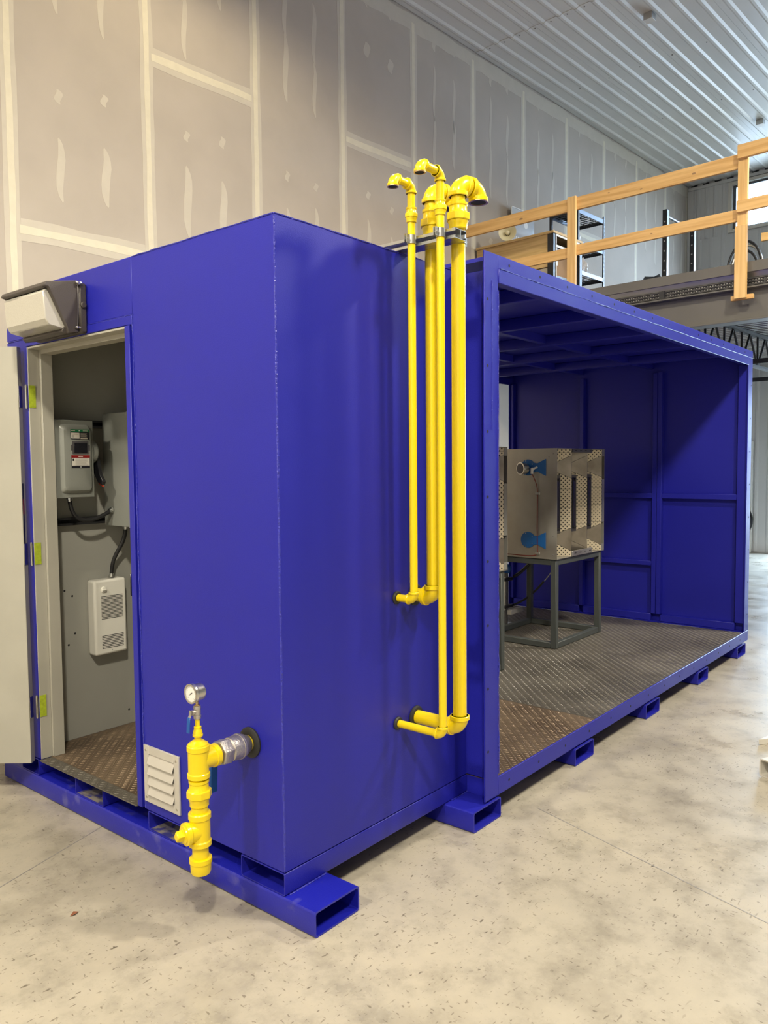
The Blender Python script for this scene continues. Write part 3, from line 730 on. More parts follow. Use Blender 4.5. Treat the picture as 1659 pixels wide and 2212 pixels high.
# ---------------------------------------------------------------- piping helpers
def collar(b, p, d, r, l=0.014):
    return b.lathe(Vector(p), d, [(0, r*0.94), (0.002, r), (l-0.002, r), (l, r*0.94)], 22)
def elbow(name, C, da, db, pr, parent, openend=False, m='yellow'):
    C = Vector(C); da = Vector(da).normalized(); db = Vector(db).normalized()
    a = 2.05*pr if pr < 0.02 else 1.75*pr
    R = a*0.82; rb = pr*1.22; rc = pr*1.42; b = MB()
    path = [C+da*a]
    cen = C+(da+db)*R
    for i in range(9):
        t = i/8*PI/2
        path.append(cen - db*R*math.cos(t) - da*R*math.sin(t))
    path.append(C+db*a)
    b.tube(path, rb, 20)
    cl_ = pr*0.62
    collar(b, C+da*(a-cl_), da, rc, cl_)
    collar(b, C+db*(a-cl_), db, rc, cl_)
    o = part(name, b, m, parent)
    if openend:
        part('bore', MB().lathe(C+db*(a+0.0002), db, [(0, pr*1.12), (0.0006, pr*1.12)], 18), 'dark', o)
        part('rim', MB().hollow([(math.cos(2*PI*i/20)*rc, math.sin(2*PI*i/20)*rc) for i in range(20)], [(math.cos(2*PI*i/20)*pr*1.12, math.sin(2*PI*i/20)*pr*1.12) for i in range(20)],
                                lambda u, v, t: C+db*(a+t)+Vector((u, v, 0)), 0.0, 0.003), 'brass', o)
    return o, a
def union(C, d, pr, parent, m='yellow'):
    """pipe union: two beaded bodies and an octagon nut, centred on C"""
    d = Vector(d).normalized(); C = Vector(C); u = pr
    b = MB().lathe(C-d*u*1.75, d, [(0, u*1.18), (u*0.15, u*1.28), (u*0.75, u*1.28), (u*1.0, u*1.42), (u*1.25, u*1.42)], 22)
    b.lathe(C+d*u*0.5, d, [(0, u*1.45), (u*0.25, u*1.3), (u*0.9, u*1.25), (u*1.05, u*1.36), (u*1.4, u*1.36), (u*1.5, u*1.15)], 22)
    o = part('union_body', b, m, parent)
    part('union_nut', MB().lathe(C-d*u*0.55, d, [(0, u*1.55), (u*0.12, u*1.68), (u*1.0, u*1.68), (u*1.12, u*1.52)], 8, True, 0.3), m, o, bev=0.001)
    return o
def gasket(name, C, d, r, parent, m='rubber'):
    return part(name, MB().lathe(Vector(C), d, [(0, r), (0.006, r), (0.011, r*0.86), (0.012, r*0.6)], 26), m, parent)

# ---------------------------------------------------------------- four yellow vent pipes on the long side
def vent_pipe(label, x, y, zlow, ztop, pr, out, short):
    t = thing('vent_pipe', label, 'pipe', (x, y, zlow-pr*1.3), group='yellow vent pipes on the long side')
    zu = 2.781 if pr < 0.02 else 2.775
    e1, a = elbow('elbow', (x, y, zlow), (0, 1, 0), ZUP, pr, t)
    part('stub', MB().cyl((x, 0.012, zlow), (x, y+a, zlow), pr, 20), 'yellow', t)
    gasket('gasket', (x, -0.0005, zlow), (0, -1, 0), pr*1.75 if pr < 0.02 else pr*1.62, t)
    e2, a2 = elbow('elbow', (x, y, ztop), -ZUP, out, pr, t)
    part('riser', MB().cyl((x, y, zlow+a), (x, y, ztop-a2), pr, 22), 'yellow', t)
    union((x, y, zu), ZUP, pr, t)
    o = Vector(out).normalized(); C2 = Vector((x, y, ztop))+o*short
    part('arm', MB().cyl(Vector((x, y, ztop))+o*(a2-0.004), C2-o*(a2-0.004), pr, 20), 'yellow', t)
    elbow('outlet_elbow', C2, -o, -ZUP, pr, t, True)
    return t
rt, rk = 0.0168, 0.0302
vent_pipe('thin yellow vent pipe, the shorter one, bottom elbow at mid height of blue wall', 0.690, -0.097, 1.156, 2.905, rt, (-1, 0, 0), 0.122)
vent_pipe('thick yellow vent pipe ending at mid height, partly behind the thin long pipe', 0.823, -0.105, 1.152, 2.915, rk, (1, -0.25, 0), 0.112)
vent_pipe('thin yellow vent pipe reaching down near the base of blue wall', 0.690, -0.246, 0.594, 2.922, rt, (-1, 0, 0), 0.138)
vent_pipe('thick yellow vent pipe reaching down near the base of blue wall', 0.823, -0.243, 0.592, 2.912, rk, (1, -0.25, 0), 0.116)

# strut rack that carries the pipes
st = thing('strut_rack', 'galvanised double strut channel on the cabin roof clamping the yellow pipes', 'bracket', (0.757, 0.25, H))
def cchan(x_open, x_web, z0, z1, ya, yb):
    s_ = 1 if x_web > x_open else -1; th = 0.003; b = MB()
    b.box(min(x_web, x_web-s_*th), max(x_web, x_web-s_*th), ya, yb, z0, z1)
    for za, zb in ((z0, z0+th), (z1-th, z1)):
        b.box(min(x_open, x_web-s_*th), max(x_open, x_web-s_*th), ya, yb, za, zb)
    b.box(min(x_open, x_open+s_*th), max(x_open, x_open+s_*th), ya, yb, z0+th, z0+0.012).box(min(x_open, x_open+s_*th), max(x_open, x_open+s_*th), ya, yb, z1-0.012, z1-th)
    return b
zs0, zs1 = H+0.006, H+0.047
part('strut_channel', cchan(0.7165, 0.7565, zs0, zs1, -0.300, 0.62), 'zinc', st, smooth=0)
part('strut_channel', cchan(0.7975, 0.7575, zs0, zs1, -0.300, 0.62), 'zinc', st, smooth=0)
part('strut_foot', bx(0.72, 0.79, 0.05, 0.60, H+0.0005, zs0-0.0002), 'zinc', st, smooth=0)
for (px_, py_, pr) in ((0.690, -0.097, rt), (0.690, -0.246, rt), (0.823, -0.105, rk), (0.823, -0.243, rk)):
    sg = 1 if px_ < 0.75 else -1
    n = 18; ro, ri = pr+0.0035, pr+0.0006
    arc = [(math.cos(a)*ro, math.sin(a)*ro) for a in [2*PI*i/n for i in range(n)]]; arci = [(math.cos(a)*ri, math.sin(a)*ri) for a in [2*PI*i/n for i in range(n)]]
    cb = MB().hollow(arc, arci, lambda u, v, t: (px_+u, py_+v, t), zs0+0.004, zs1-0.002)
    cl_ = part('pipe_clamp', cb, 'zinc', st)
    ex = px_-sg*(pr+0.004)
    part('clamp_ear', bx(min(ex, ex-sg*0.022), max(ex, ex-sg*0.022), py_+0.004, py_+0.007, zs0+0.004, zs1-0.002).box(min(ex, ex-sg*0.022), max(ex, ex-sg*0.022), py_-0.007, py_-0.004, zs0+0.004, zs1-0.002), 'zinc', cl_)
    part('clamp_bolt', MB().lathe((ex-sg*0.012, py_-0.012, (zs0+zs1)/2), (0, 1, 0), [(0, 0.006), (0.005, 0.006), (0.0051, 0.003), (0.024, 0.003)], 8), 'zinc', cl_)

# ---------------------------------------------------------------- gas inlet manifold on the end wall
gx, gy = -0.250, 0.182
gm = thing('gas_inlet_manifold', 'yellow gas inlet with pressure gauge and stainless ball valve on end wall', 'pipe fitting', (gx, gy, 0.237))
Z = ZUP
def lz(z0, prof, n=26): return MB().lathe((gx, gy, z0), Z, prof, n)
part('end_cap', lz(0.237, [(0, 0.026), (0.004, 0.034), (0.012, 0.0375), (0.045, 0.0385), (0.046, 0.0415), (0.062, 0.0415), (0.064, 0.034)]), 'yellow', gm)
part('nipple', lz(0.300, [(0, 0.0302), (0.05, 0.0302)]), 'yellow', gm)
tz = 0.402
t2 = part('tee', lz(0.345, [(0, 0.038), (0.003, 0.0415), (0.019, 0.0415), (0.023, 0.0378), (0.100, 0.0378), (0.104, 0.0415), (0.122, 0.0415), (0.126, 0.038)])
          .lathe((gx, gy, tz), (-0.98, 0.2, 0), [(0, 0.036), (0.042, 0.0375), (0.046, 0.0415), (0.060, 0.0415), (0.062, 0.036)], 26), 'yellow', gm)
pd = Vector((-0.98, 0.2, 0)).normalized(); P0 = Vector((gx, gy, tz))+pd*0.062
part('plug', MB().lathe(P0, pd, [(0, 0.030), (0.004, 0.030), (0.0042, 0.022), (0.030, 0.0205), (0.032, 0.017)], 4, True, 0.2), 'yellow', t2, bev=0.002)
part('plug_collar', MB().lathe(P0-pd*0.001, pd, [(0, 0.034), (0.006, 0.032)], 22), 'yellow', t2)
part('nipple', lz(0.470, [(0, 0.0302), (0.14, 0.0302)]), 'yellow', gm)
union((gx, gy, 0.541), Z, 0.0275, gm)
tz = 0.662
t1 = part('tee', lz(0.599, [(0, 0.038), (0.003, 0.0415), (0.018, 0.0415), (0.022, 0.0378), (0.100, 0.0378), (0.104, 0.0415), (0.121, 0.0415), (0.124, 0.038)])
          .lathe((gx, gy, tz), (1, 0, 0), [(0, 0.036), (0.040, 0.0375), (0.060, 0.0385), (0.062, 0.0425), (0.080, 0.0425), (0.083, 0.037)], 26), 'yellow', gm)
part('reducer', lz(0.721, [(0, 0.039), (0.006, 0.037), (0.013, 0.026), (0.018, 0.020), (0.019, 0.0125), (0.036, 0.0125)]), 'yellow', gm)
part('coupling', lz(0.752, [(0, 0.0125), (0.003, 0.0185), (0.010, 0.0190), (0.011, 0.0172), (0.022, 0.0165), (0.030, 0.0125), (0.031, 0.0135), (0.038, 0.0138), (0.040, 0.0095)]), 'yellow', gm)
part('gauge_pipe', lz(0.790, [(0, 0.0088), (0.034, 0.0088)], 14), 'yellow', gm)
mv = part('gauge_valve', lz(0.820, [(0, 0.0135), (0.012, 0.0142), (0.0125, 0.0118), (0.020, 0.0130), (0.032, 0.0130), (0.0325, 0.0118), (0.038, 0.0142), (0.048, 0.0130)], 12)
          .lathe((gx, gy, 0.846), (-1, 0, 0), [(0, 0.009), (0.020, 0.008), (0.0205, 0.010), (0.026, 0.010), (0.027, 0.004), (0.031, 0.004)], 10), 'cast_steel', gm)
part('lever', MB().plate([(gx-0.029, gy-0.006, 0.856), (gx-0.029, gy+0.006, 0.856), (gx-0.031, gy+0.006, 0.838), (gx-0.031, gy-0.006, 0.838)], 0.002, (-1, 0, 0)).plate([(gx-0.031, gy-0.006, 0.838), (gx-0.031, gy+0.006, 0.838), (gx-0.036, gy+0.007, 0.826), (gx-0.036, gy-0.007, 0.826)], 0.002, (-1, 0, 0)), 'zinc', mv)
part('lever_grip', MB().plate([(gx-0.035, gy-0.0075, 0.832), (gx-0.035, gy+0.0075, 0.832), (gx-0.040, gy+0.008, 0.776), (gx-0.040, gy-0.008, 0.776)], 0.005, (-1, 0, 0)), 'handle_blue', mv, bev=0.0015)
part('gauge_stem', lz(0.866, [(0, 0.010), (0.006, 0.010), (0.007, 0.006), (0.012, 0.005), (0.018, 0.006)], 8), 'brass', gm)
gz = 0.917
gg = part('gauge_case', MB().lathe((gx+0.022, gy, gz), (-1, 0, 0), [(0, 0.026), (0.002, 0.029), (0.008, 0.0295), (0.009, 0.031), (0.034, 0.031), (0.035, 0.0355), (0.042, 0.0365), (0.047, 0.0345)], 32, True), 'stainless', gm)
part('gauge_dial', MB().lathe((gx-0.0251, gy, gz), (-1, 0, 0), [(0, 0.0325), (0.0006, 0.0325)], 32), 'white', gg)
part('gauge_bezel', MB().hollow([(math.cos(2*PI*i/32)*0.0365, math.sin(2*PI*i/32)*0.0365) for i in range(32)], [(math.cos(2*PI*i/32)*0.0305, math.sin(2*PI*i/32)*0.0305) for i in range(32)],
     lambda u, v, t: (gx-0.025-t, gy+u, gz+v), 0, 0.004), 'stainless', gg)
tick = MB()
for i in range(17):
    a = math.radians(-45+270*i/16); ca, sa = math.cos(a), math.sin(a)
    r0, r1, wd = (0.021 if i % 4 == 0 else 0.0235), 0.0265, 0.0005
    tick.plate([(gx-0.0258, gy-ca*r0-sa*wd, gz+sa*r0-ca*wd), (gx-0.0258, gy-ca*r1-sa*wd, gz+sa*r1-ca*wd), (gx-0.0258, gy-ca*r1+sa*wd, gz+sa*r1+ca*wd), (gx-0.0258, gy-ca*r0+sa*wd, gz+sa*r0+ca*wd)], 0.0002, (-1, 0, 0))
part('gauge_ticks', tick, 'label_black', gg, smooth=0)
na = math.radians(-35); nd = Vector((0, math.cos(na), math.sin(na))); nn = Vector((0, -nd.z, nd.y))
c0 = Vector((gx-0.0262, gy, gz))
part('gauge_needle', MB().plate([c0-nd*0.009-nn*0.0012, c0+nd*0.021, c0-nd*0.009+nn*0.0012], 0.0004, (-1, 0, 0)).lathe(c0, (-1, 0, 0), [(0, 0.0028), (0.001, 0.0024)], 10), 'label_black', gg, smooth=0)
def lxm(x0, prof, n=26, rot=0.0): return MB().lathe((x0, gy, tz), (1, 0, 0), prof, n, True, rot)
part('thread_nipple', lxm(gx+0.082, [(0, 0.0302), (0.020, 0.0302)]), 'brass', gm)
bv = part('ball_valve', lxm(-0.112, [(0, 0.040), (0.004, 0.0455), (0.046, 0.0475), (0.047, 0.0495), (0.056, 0.0495), (0.057, 0.0460), (0.072, 0.043), (0.084, 0.036), (0.092, 0.034)], 30), 'cast_steel', gm)
part('valve_hex', lxm(-0.160, [(0, 0.044), (0.004, 0.0495), (0.036, 0.0515), (0.050, 0.044)], 6, 0.26), 'cast_steel', bv, bev=0.002)
part('valve_stem', MB().lathe((-0.085, gy, tz), (0, 1, 0), [(0.04, 0.016), (0.058, 0.014), (0.060, 0.009), (0.074, 0.009)], 12), 'cast_steel', bv)
part('valve_handle', MB().plate([(-0.098, gy+0.064, tz+0.010), (-0.072, gy+0.064, tz+0.010), (-0.100, gy+0.070, tz-0.070), (-0.140, gy+0.070, tz-0.070)], 0.003, (0, 1, 0)), 'zinc', bv)
part('valve_grip', MB().plate([(-0.142, gy+0.066, tz-0.055), (-0.108, gy+0.066, tz-0.055), (-0.112, gy+0.068, tz-0.178), (-0.146, gy+0.068, tz-0.178)], 0.008, (0, 1, 0)), 'handle_blue', bv, bev=0.003)
part('inlet_pipe', lxm(-0.026, [(0, 0.0302), (0.030, 0.0302)]), 'yellow', gm)
gasket('gasket', (-0.0005, gy, tz), (-1, 0, 0), 0.060, gm)

# ---------------------------------------------------------------- inside the door cabin
YL = W-0.055
for z, lab in ((1.44, 'dark strut channel on cabin wall under the disconnect switch'), (1.985, 'dark strut channel on cabin wall level with top of the disconnect switch')):
    b = MB().box(0.07, 0.95, YL-0.004, YL-0.0005, z-0.021, z+0.021).box(0.07, 0.95, YL-0.041, YL-0.004, z-0.021, z-0.018).box(0.07, 0.95, YL-0.041, YL-0.004, z+0.018, z+0.021)
    b.box(0.07, 0.95, YL-0.041, YL-0.038, z-0.018, z-0.009).box(0.07, 0.95, YL-0.041, YL-0.038, z+0.009, z+0.018)
    solid('mounting_strut', b, 'rust_black', lab, 'strut', (0.07, YL, z), group='strut channels in the cabin', smooth=0)
ds = thing('disconnect_switch', 'grey disconnect switch box with green and white labels inside the door', 'switch box', (0.238, YL-0.042, 1.577))
xa, xb, za, zb, yf = 0.125, 0.352, 1.577, 1.996, 1.872
part('switch_body', bx(xa+0.004, xb-0.004, yf+0.002, YL-0.0415, za+0.004, zb-0.004), 'grey_box', ds, bev=0.004)
cov = part('switch_cover', bx(xa, xb, yf-0.006, yf+0.0015, za, zb), 'grey_box', ds, bev=0.002)
# stepped boss
def ring(x0, x1, z0, z1, y): return [(x, y, z) for x, z in rrect(x0, x1, z0, z1, 0.022, 4)]
r0, r1, r2 = ring(0.155, 0.332, 1.602, 1.972, yf-0.006), ring(0.170, 0.325, 1.616, 1.960, yf-0.030), ring(0.186, 0.320, 1.632, 1.952, yf-0.034)
n = len(r0); b = MB().add(r0+r1+r2, [(i, (i+1) % n, n+(i+1) % n, n+i) for i in range(n)] + [(n+i, n+(i+1) % n, 2*n+(i+1) % n, 2*n+i) for i in range(n)] + [tuple(range(2*n, 3*n))])
boss = part('cover_boss', b, 'grey_box', ds, smooth=40)
yb_ = yf-0.0345
def lab(name, x0, x1, z0, z1, m, d=0.0, par=boss): return part(name, bx(x0, x1, yb_-d-0.0006, yb_-d, z0, z1), m, par, smooth=0)
lab('label', 0.205, 0.312, 1.892, 1.944, 'label_black')
lab('label_strip', 0.205, 0.312, 1.931, 1.945, 'label_green', 0.0006)
for x0, x1 in ((0.208, 0.231), (0.276, 0.305)): lab('label_text', x0, x1, 1.936, 1.9395, 'mud', 0.0012)
lab('label_mark', 0.252, 0.258, 1.9355, 1.940, 'white', 0.0012)
lab('label_insert', 0.2085, 0.256, 1.896, 1.927, 'offwhite', 0.0006)
for i in range(5): lab('label_text', 0.214, 0.224, 1.9+i*0.003, 1.9015+i*0.003, 'label_text', 0.0012)
lab('label_text', 0.215, 0.250, 1.918, 1.9205, 'cardboard', 0.0012)
for i in range(5): lab('label_text', 0.262, 0.300-0.004*(i % 2), 1.905+i*0.0045, 1.9065+i*0.0045, 'mud', 0.0006)
lab('label_text', 0.262, 0.302, 1.894, 1.901, 'mud', 0.0006)
lab('window_frame', 0.213, 0.307, 1.812, 1.882, 'bracket', 0.0)
part('viewing_window', bx(0.222, 0.298, yb_-0.004, yb_-0.0007, 1.820, 1.872), 'black_gloss', boss, bev=0.001)
part('window_clip', bx(0.205, 0.2125, yb_-0.003, yb_, 1.833, 1.862).box(0.3075, 0.314, yb_-0.003, yb_, 1.833, 1.862), 'bracket', boss)
lab('warning_label', 0.206, 0.313, 1.737, 1.806, 'label_black')
lab('warning_strip', 0.206, 0.313, 1.793, 1.806, 'label_red', 0.0006)
lab('label_text', 0.246, 0.272, 1.797, 1.802, 'offwhite', 0.0012)
lab('warning_text_panel', 0.2085, 0.3105, 1.750, 1.792, 'offwhite', 0.0006)
for i in range(7): lab('label_text', 0.228, 0.303-0.006*(i % 3), 1.753+i*0.0053, 1.7545+i*0.0053, 'label_text', 0.0012)
lab('warning_symbol', 0.212, 0.221, 1.775, 1.787, 'label_black', 0.0012)
lab('label_mark', 0.256, 0.262, 1.7405, 1.7455, 'white', 0.0006)
# handle on the switch side
part('handle_disc', MB().lathe((xb+0.002, 1.925, 1.826), (1, 0, 0), [(0, 0.066), (0.022, 0.066), (0.032, 0.058)], 28), 'grey_box', ds)
hd = part('handle', MB().prism([(1.952, 1.80), (1.90, 1.80), (1.868, 1.70), (1.835, 1.66), (1.850, 1.640), (1.890, 1.655), (1.940, 1.72)], lambda u, v, t: (t, u, v), xb+0.034, xb+0.056), 'black_gloss', ds, bev=0.003)
part('handle_edge', MB().tube([(xb+0.045, 1.948, 1.728), (xb+0.045, 1.893, 1.650), (xb+0.045, 1.848, 1.634)], 0.0035, 8), 'red_handle', hd)
# big enclosure, only its left flank shows
ec = thing('electrical_cabinet', 'large plain grey electrical cabinet on struts behind the door jamb', 'cabinet', (0.70, YL-0.042, 1.405))
part('cabinet_body', bx(0.482, 0.96, 1.74, YL-0.0415, 1.405, 2.045), 'grey_box', ec, bev=0.003)
part('cabinet_door', bx(0.478, 0.964, 1.716, 1.739, 1.402, 2.048), 'grey_box', ec, bev=0.003)
# cables
def cable(label, path, r, e0, e1, base):
    t = thing('cable', label, 'cable', base)
    part('cable_sheath', MB().tube(path, r, 12), 'black', t)
    for p, d in (e0, e1):
        part('cable_gland', MB().lathe(Vector(p), d, [(0, r*1.5), (0.010, r*1.5), (0.011, r*1.15), (0.022, r*1.1)], 10), 'zinc', t)
pA, pB = Vector((0.236, 1.925, 1.5765)), Vector((0.4775, 1.900, 1.498))
cable('black cable looping from disconnect switch to the grey cabinet', bez(pA, (0.236, 1.915, 1.40), (0.36, 1.90, 1.435), pB, 20), 0.0115, (pA, (0, 0, -1)), (pB, (-1, -0.1, -0.25)), pA)
pA, pB = Vector((0.575, 1.925, 1.4015)), Vector((0.515, 1.99, 1.101))
cable('black cable dropping from grey cabinet to the wall heater', bez(pA, (0.578, 1.925, 1.27), (0.512, 1.985, 1.26), pB, 20), 0.0115, (pA, (0, 0, -1)), (pB, (0, 0, 1)), pB)
# wall heater
ht = thing('wall_heater', 'almond coloured electric wall heater with knob and slotted grilles', 'heater', (0.48, YL, 0.662))
hx0, hx1, hz0, hz1, hy = 0.378, 0.583, 0.662, 1.096, 1.948
part('heater_case', bx(hx0, hx1, hy, YL-0.0006, hz0, hz1), 'heater', ht, bev=0.014, seg=3)
for z0, z1, k in ((0.870, 1.000, 17), (0.700, 0.772, 9)):
    sb = MB()
    for i in range(k):
        zz = z0+(z1-z0)*i/(k-1); sb.box(hx0+0.042, hx1-0.026, hy-0.0006, hy+0.0004, zz-0.0017, zz+0.0017)
    part('grille_slots', sb, 'dark', ht, smooth=0)
kb = part('thermostat_knob', MB().lathe((hx0+0.058, hy, 1.040), (0, -1, 0), [(0, 0.017), (0.006, 0.0165), (0.007, 0.014), (0.010, 0.013)], 20), 'heater', ht)
part('knob_grip', bx(hx0+0.046, hx0+0.070, hy-0.018, hy-0.010, 1.037, 1.043), 'heater', kb, bev=0.001)
part('case_screw', MB().lathe((hx0+0.105, hy, 0.684), (0, -1, 0), [(0, 0.004), (0.0015, 0.003)], 8), 'zinc', ht)

# ---------------------------------------------------------------- burner units on stands in the bay
def uv_plate(name, pts, parent, m='perf', th=0.003):
    """perforated sheet: UVs in metres along its own plane"""
    b = BASE[parent.name]; P = [Vector(p) for p in pts]
    c = sum(P, Vector())/len(P); nrm = (P[1]-P[0]).cross(P[2]-P[0]).normalized()
    if nrm.y > 0: nrm = -nrm
    vax = (ZUP - nrm*nrm.z).normalized(); uax = vax.cross(nrm)
    mb = MB(); k = len(P); mb.add(P + [p-nrm*th for p in P], [tuple(range(k)), tuple(range(2*k-1, k-1, -1))] + [(i, i+k, (i+1) % k+k, (i+1) % k) for i in range(k)])
    me = mesh_of(mb, b, m, 0); uvl = me.uv_layers.new(name='UVMap')
    for lp in me.loops:
        co = me.vertices[lp.vertex_index].co + b
        uvl.data[lp.index].uv = ((co-P[0]).dot(uax), co.z-0.9)
    o = bpy.data.objects.new(name, me); COL.objects.link(o); o.parent = parent; BASE[o.name] = b
    return o
BX0, BX1, BY0, BY1, BZ0, BZ1 = 3.885, 4.800, 0.870, 1.640, 0.947, 1.865
def stand(dx, label):
    t = thing('burner_stand', label, 'stand', (4.34+dx, 1.255, ZF), group='burner stands in the container bay')
    x0, x1, y0, y1, z0, z1, s_ = 3.90+dx, 4.785+dx, 0.885, 1.630, ZF+0.0018, 0.945, 0.050
    for x in (x0, x1-s_):
        for y in (y0, y1-s_):
            part('leg', bx(x, x+s_, y, y+s_, z0, z1), 'stand', t, bev=0.004)
    for z in (z0, z1-s_):
        for y in (y0, y1-s_): part('rail', bx(x0+s_, x1-s_, y+0.001, y+s_-0.001, z+0.0005, z+s_-0.0005), 'stand', t, bev=0.004)
        for x in (x0, x1-s_): part('rail', bx(x+0.001, x+s_-0.001, y0+s_, y1-s_, z+0.0005, z+s_-0.0005), 'stand', t, bev=0.004)
def burner(dx, label, wired):
    t = thing('burner_unit', label, 'burner', (4.34+dx, 1.255, BZ0), group='burner units in the container bay')
    D = Vector((dx, 0, 0))
    def V(x, y, z): return (x+dx, y, z)
    sd = part('side_panel', bx(BX0+dx, BX0+0.004+dx, BY0, BY1, BZ0, BZ1), 'sheet', t, bev=0.001)
    part('side_panel', bx(BX1-0.004+dx, BX1+dx, BY0, BY1, BZ0, BZ1), 'sheet', t)
    part('top_panel', bx(BX0+0.005+dx, BX1-0.005+dx, BY0+0.004, BY1, BZ1-0.004, BZ1), 'sheet', t)
    part('bottom_panel', bx(BX0+0.005+dx, BX1-0.005+dx, BY0+0.004, BY1, BZ0, BZ0+0.004), 'sheet', t)
    part('back_panel', bx(BX0+0.005+dx, BX1-0.005+dx, BY1-0.004, BY1, BZ0+0.005, BZ1-0.005), 'sheet', t)
    yd, yo = 1.055, 0.872
    zt, zb_, zi, zo = 1.708, 1.106, 1.700, 1.612
    for k, xk in enumerate((4.03, 4.33, 4.63)):
        for sg in (1, -1):
            xo = xk+0.118 if sg > 0 else xk-0.062
            yo = 0.872 if sg > 0 else 0.960
            uv_plate('mixing_plate', [V(xo, yo, 1.195), V(xo, yo, zo), V(xk, yd, zt-0.006), V(xk, yd, zb_+0.006)], t)
            # short plates of the rows above and below
            mm = 'sheet_dark' if k == 1 else 'perf'
            uv_plate('mixing_plate', [V(xk, yd, zt+0.004), V(xo, yo, 1.808), V(xo, yo, 1.859), V(xk, yd, 1.859)], t, mm)
            uv_plate('mixing_plate', [V(xk, yd, zb_-0.004), V(xo, yo, 0.997), V(xo, yo, 0.953), V(xk, yd, 0.953)], t, mm)
            # plain valley sheets between the rows
            part('valley_sheet', MB().plate([V(xk, yd, zt), V(xo, yo, 1.806), V(xo, yo, zo+0.002)], 0.002, (0, 1, 0)), 'sheet_dark', t, smooth=0)
            part('valley_sheet', MB().plate([V(xk, yd, zb_), V(xo, yo, 0.999), V(xo, yo, 1.193)], 0.002, (0, 1, 0)), 'sheet_dark', t, smooth=0)
        br = part('burner_bar', bx(xk-0.062+dx, xk+0.045+dx, 0.935, 0.990, 1.150, 1.640), 'bracket', t, bev=0.004)
        part('burner_slot', bx(xk-0.040+dx, xk+0.022+dx, 0.928, 0.9345, 1.175, 1.615), 'black_gloss', br, bev=0.002)
        for z in (1.19, 1.60):
            part('bar_screw', MB().lathe(V(xk-0.010, 0.928, z), (0, -1, 0), [(0, 0.012), (0.006, 0.010), (0.008, 0.004)], 8), 'black', br)
        part('bar_strip', bx(xk+0.026+dx, xk+0.031+dx, 0.930, 0.9345, 1.19, 1.60), 'sheet', br)
    # folded backs of the mixing plates
    for xa_ in (4.149, 4.449):
        part('plate_back', bx(xa_+dx, xa_+0.003+dx, 0.8725, 0.955, 0.955, 1.857), 'sheet_dark', t, smooth=0)
    part('edge_strip', bx(4.752+dx, 4.795+dx, 0.871, 0.876, 1.21, 1.595), 'sheet', t, smooth=0)
    part('edge_strip', bx(4.752+dx, 4.795+dx, 0.871, 0.876, 1.80, 1.860).box(4.752+dx, 4.795+dx, 0.871, 0.876, 0.953, 1.01), 'sheet', t, smooth=0)
    for z0, z1, zs_ in ((1.832, 1.862, 1.849), (0.951, 0.996, 0.974)):
        eb = part('edge_bar', bx(4.155+dx, 4.540+dx, 0.866, 0.880, z0, z1), 'bracket' if z0 > 1.5 else 'sheet', t, bev=0.002)
        for i in range(4):
            part('bar_notch', bx(4.20+i*0.095+dx, 4.235+i*0.095+dx, 0.8652, 0.866, zs_-0.003, zs_+0.003), 'dark', eb, smooth=0)
    if not wired: return
    xs = BX0-0.0006
    def bow(zc, name):
        R_, yc = 0.068, 1.135
        ol = []
        for i in range(15):
            a = math.radians(35+290*i/14); ol.append((yc-math.cos(a)*R_*1.0, zc+math.sin(a)*R_))
        ol += [(yc-0.085, zc-0.034), (yc-0.165, zc-0.070), (yc-0.165, zc+0.070), (yc-0.085, zc+0.034)]
        ol = [(u, v) for u, v in ol]
        return part(name, MB().prism(ol, lambda u, v, q: (xs-q, u, v), 0.0, 0.006), 'bracket_blue', t, bev=0.001)
    b1 = bow(1.708, 'scanner_bracket'); b2 = bow(1.100, 'scanner_bracket')
    for bb, zc in ((b1, 1.708), (b2, 1.100)):
        for yy, dz in ((1.155, 0.055), (1.155, -0.055), (1.095, 0.028), (1.095, -0.028)):
            part('screw', MB().lathe((xs-0.006, yy, zc+dz), (-1, 0, 0), [(0, 0.005), (0.003, 0.004)], 8), 'zinc', bb)
    sc_ = part('sight_port', MB().lathe((xs-0.006, 1.155, 1.700), (-0.9, 0.35, 0), [(0, 0.045), (0.05, 0.045), (0.052, 0.052), (0.060, 0.052), (0.061, 0.044)], 24), 'stainless', t)
    d_ = Vector((-0.9, 0.35, 0)).normalized()
    part('port_glass', MB().lathe(Vector((xs-0.006, 1.155, 1.700))+d_*0.0612, d_, [(0, 0.043), (0.001, 0.043)], 24), 'bracket', sc_)
    part('igniter_fitting', MB().cyl((xs-0.007, 1.085, 1.695), (xs-0.03, 1.085, 1.695), 0.014, 10).cyl((xs-0.03, 1.085, 1.70), (xs-0.03, 1.085, 1.655), 0.012, 10).cyl((xs-0.03, 1.085, 1.695), (xs-0.03, 1.035, 1.71), 0.008, 8), 'white', t)
    part('igniter_wire', MB().tube(bez((xs-0.03, 1.085, 1.655), (xs-0.012, 1.05, 1.58), (xs-0.006, 1.044, 1.54), (xs-0.006, 1.046, 1.492), 10) + [Vector((xs-0.006, 1.048, 1.2)), Vector((xs-0.008, 1.043, 1.0))] + bez((xs-0.006, 1.043, 0.99), (xs-0.006, 1.06, 0.955), (xs-0.006, 1.2, 0.965), (xs-0.006, 1.55, 0.975), 10), 0.0035, 6), 'red', t)
    for z in (1.492, 0.990):
        part('wire_clip', MB().box(xs-0.011, xs-0.0002, 1.024, 1.066, z-0.011, z+0.011), 'zinc', t, bev=0.002)
    for yy, zz in ((0.905, 1.82), (0.905, 1.14), (0.905, 0.985), (0.945, 1.795)):
        part('rivet', MB().lathe((xs, yy, zz), (-1, 0, 0), [(0, 0.005), (0.002, 0.004)], 8), 'label_text', t)
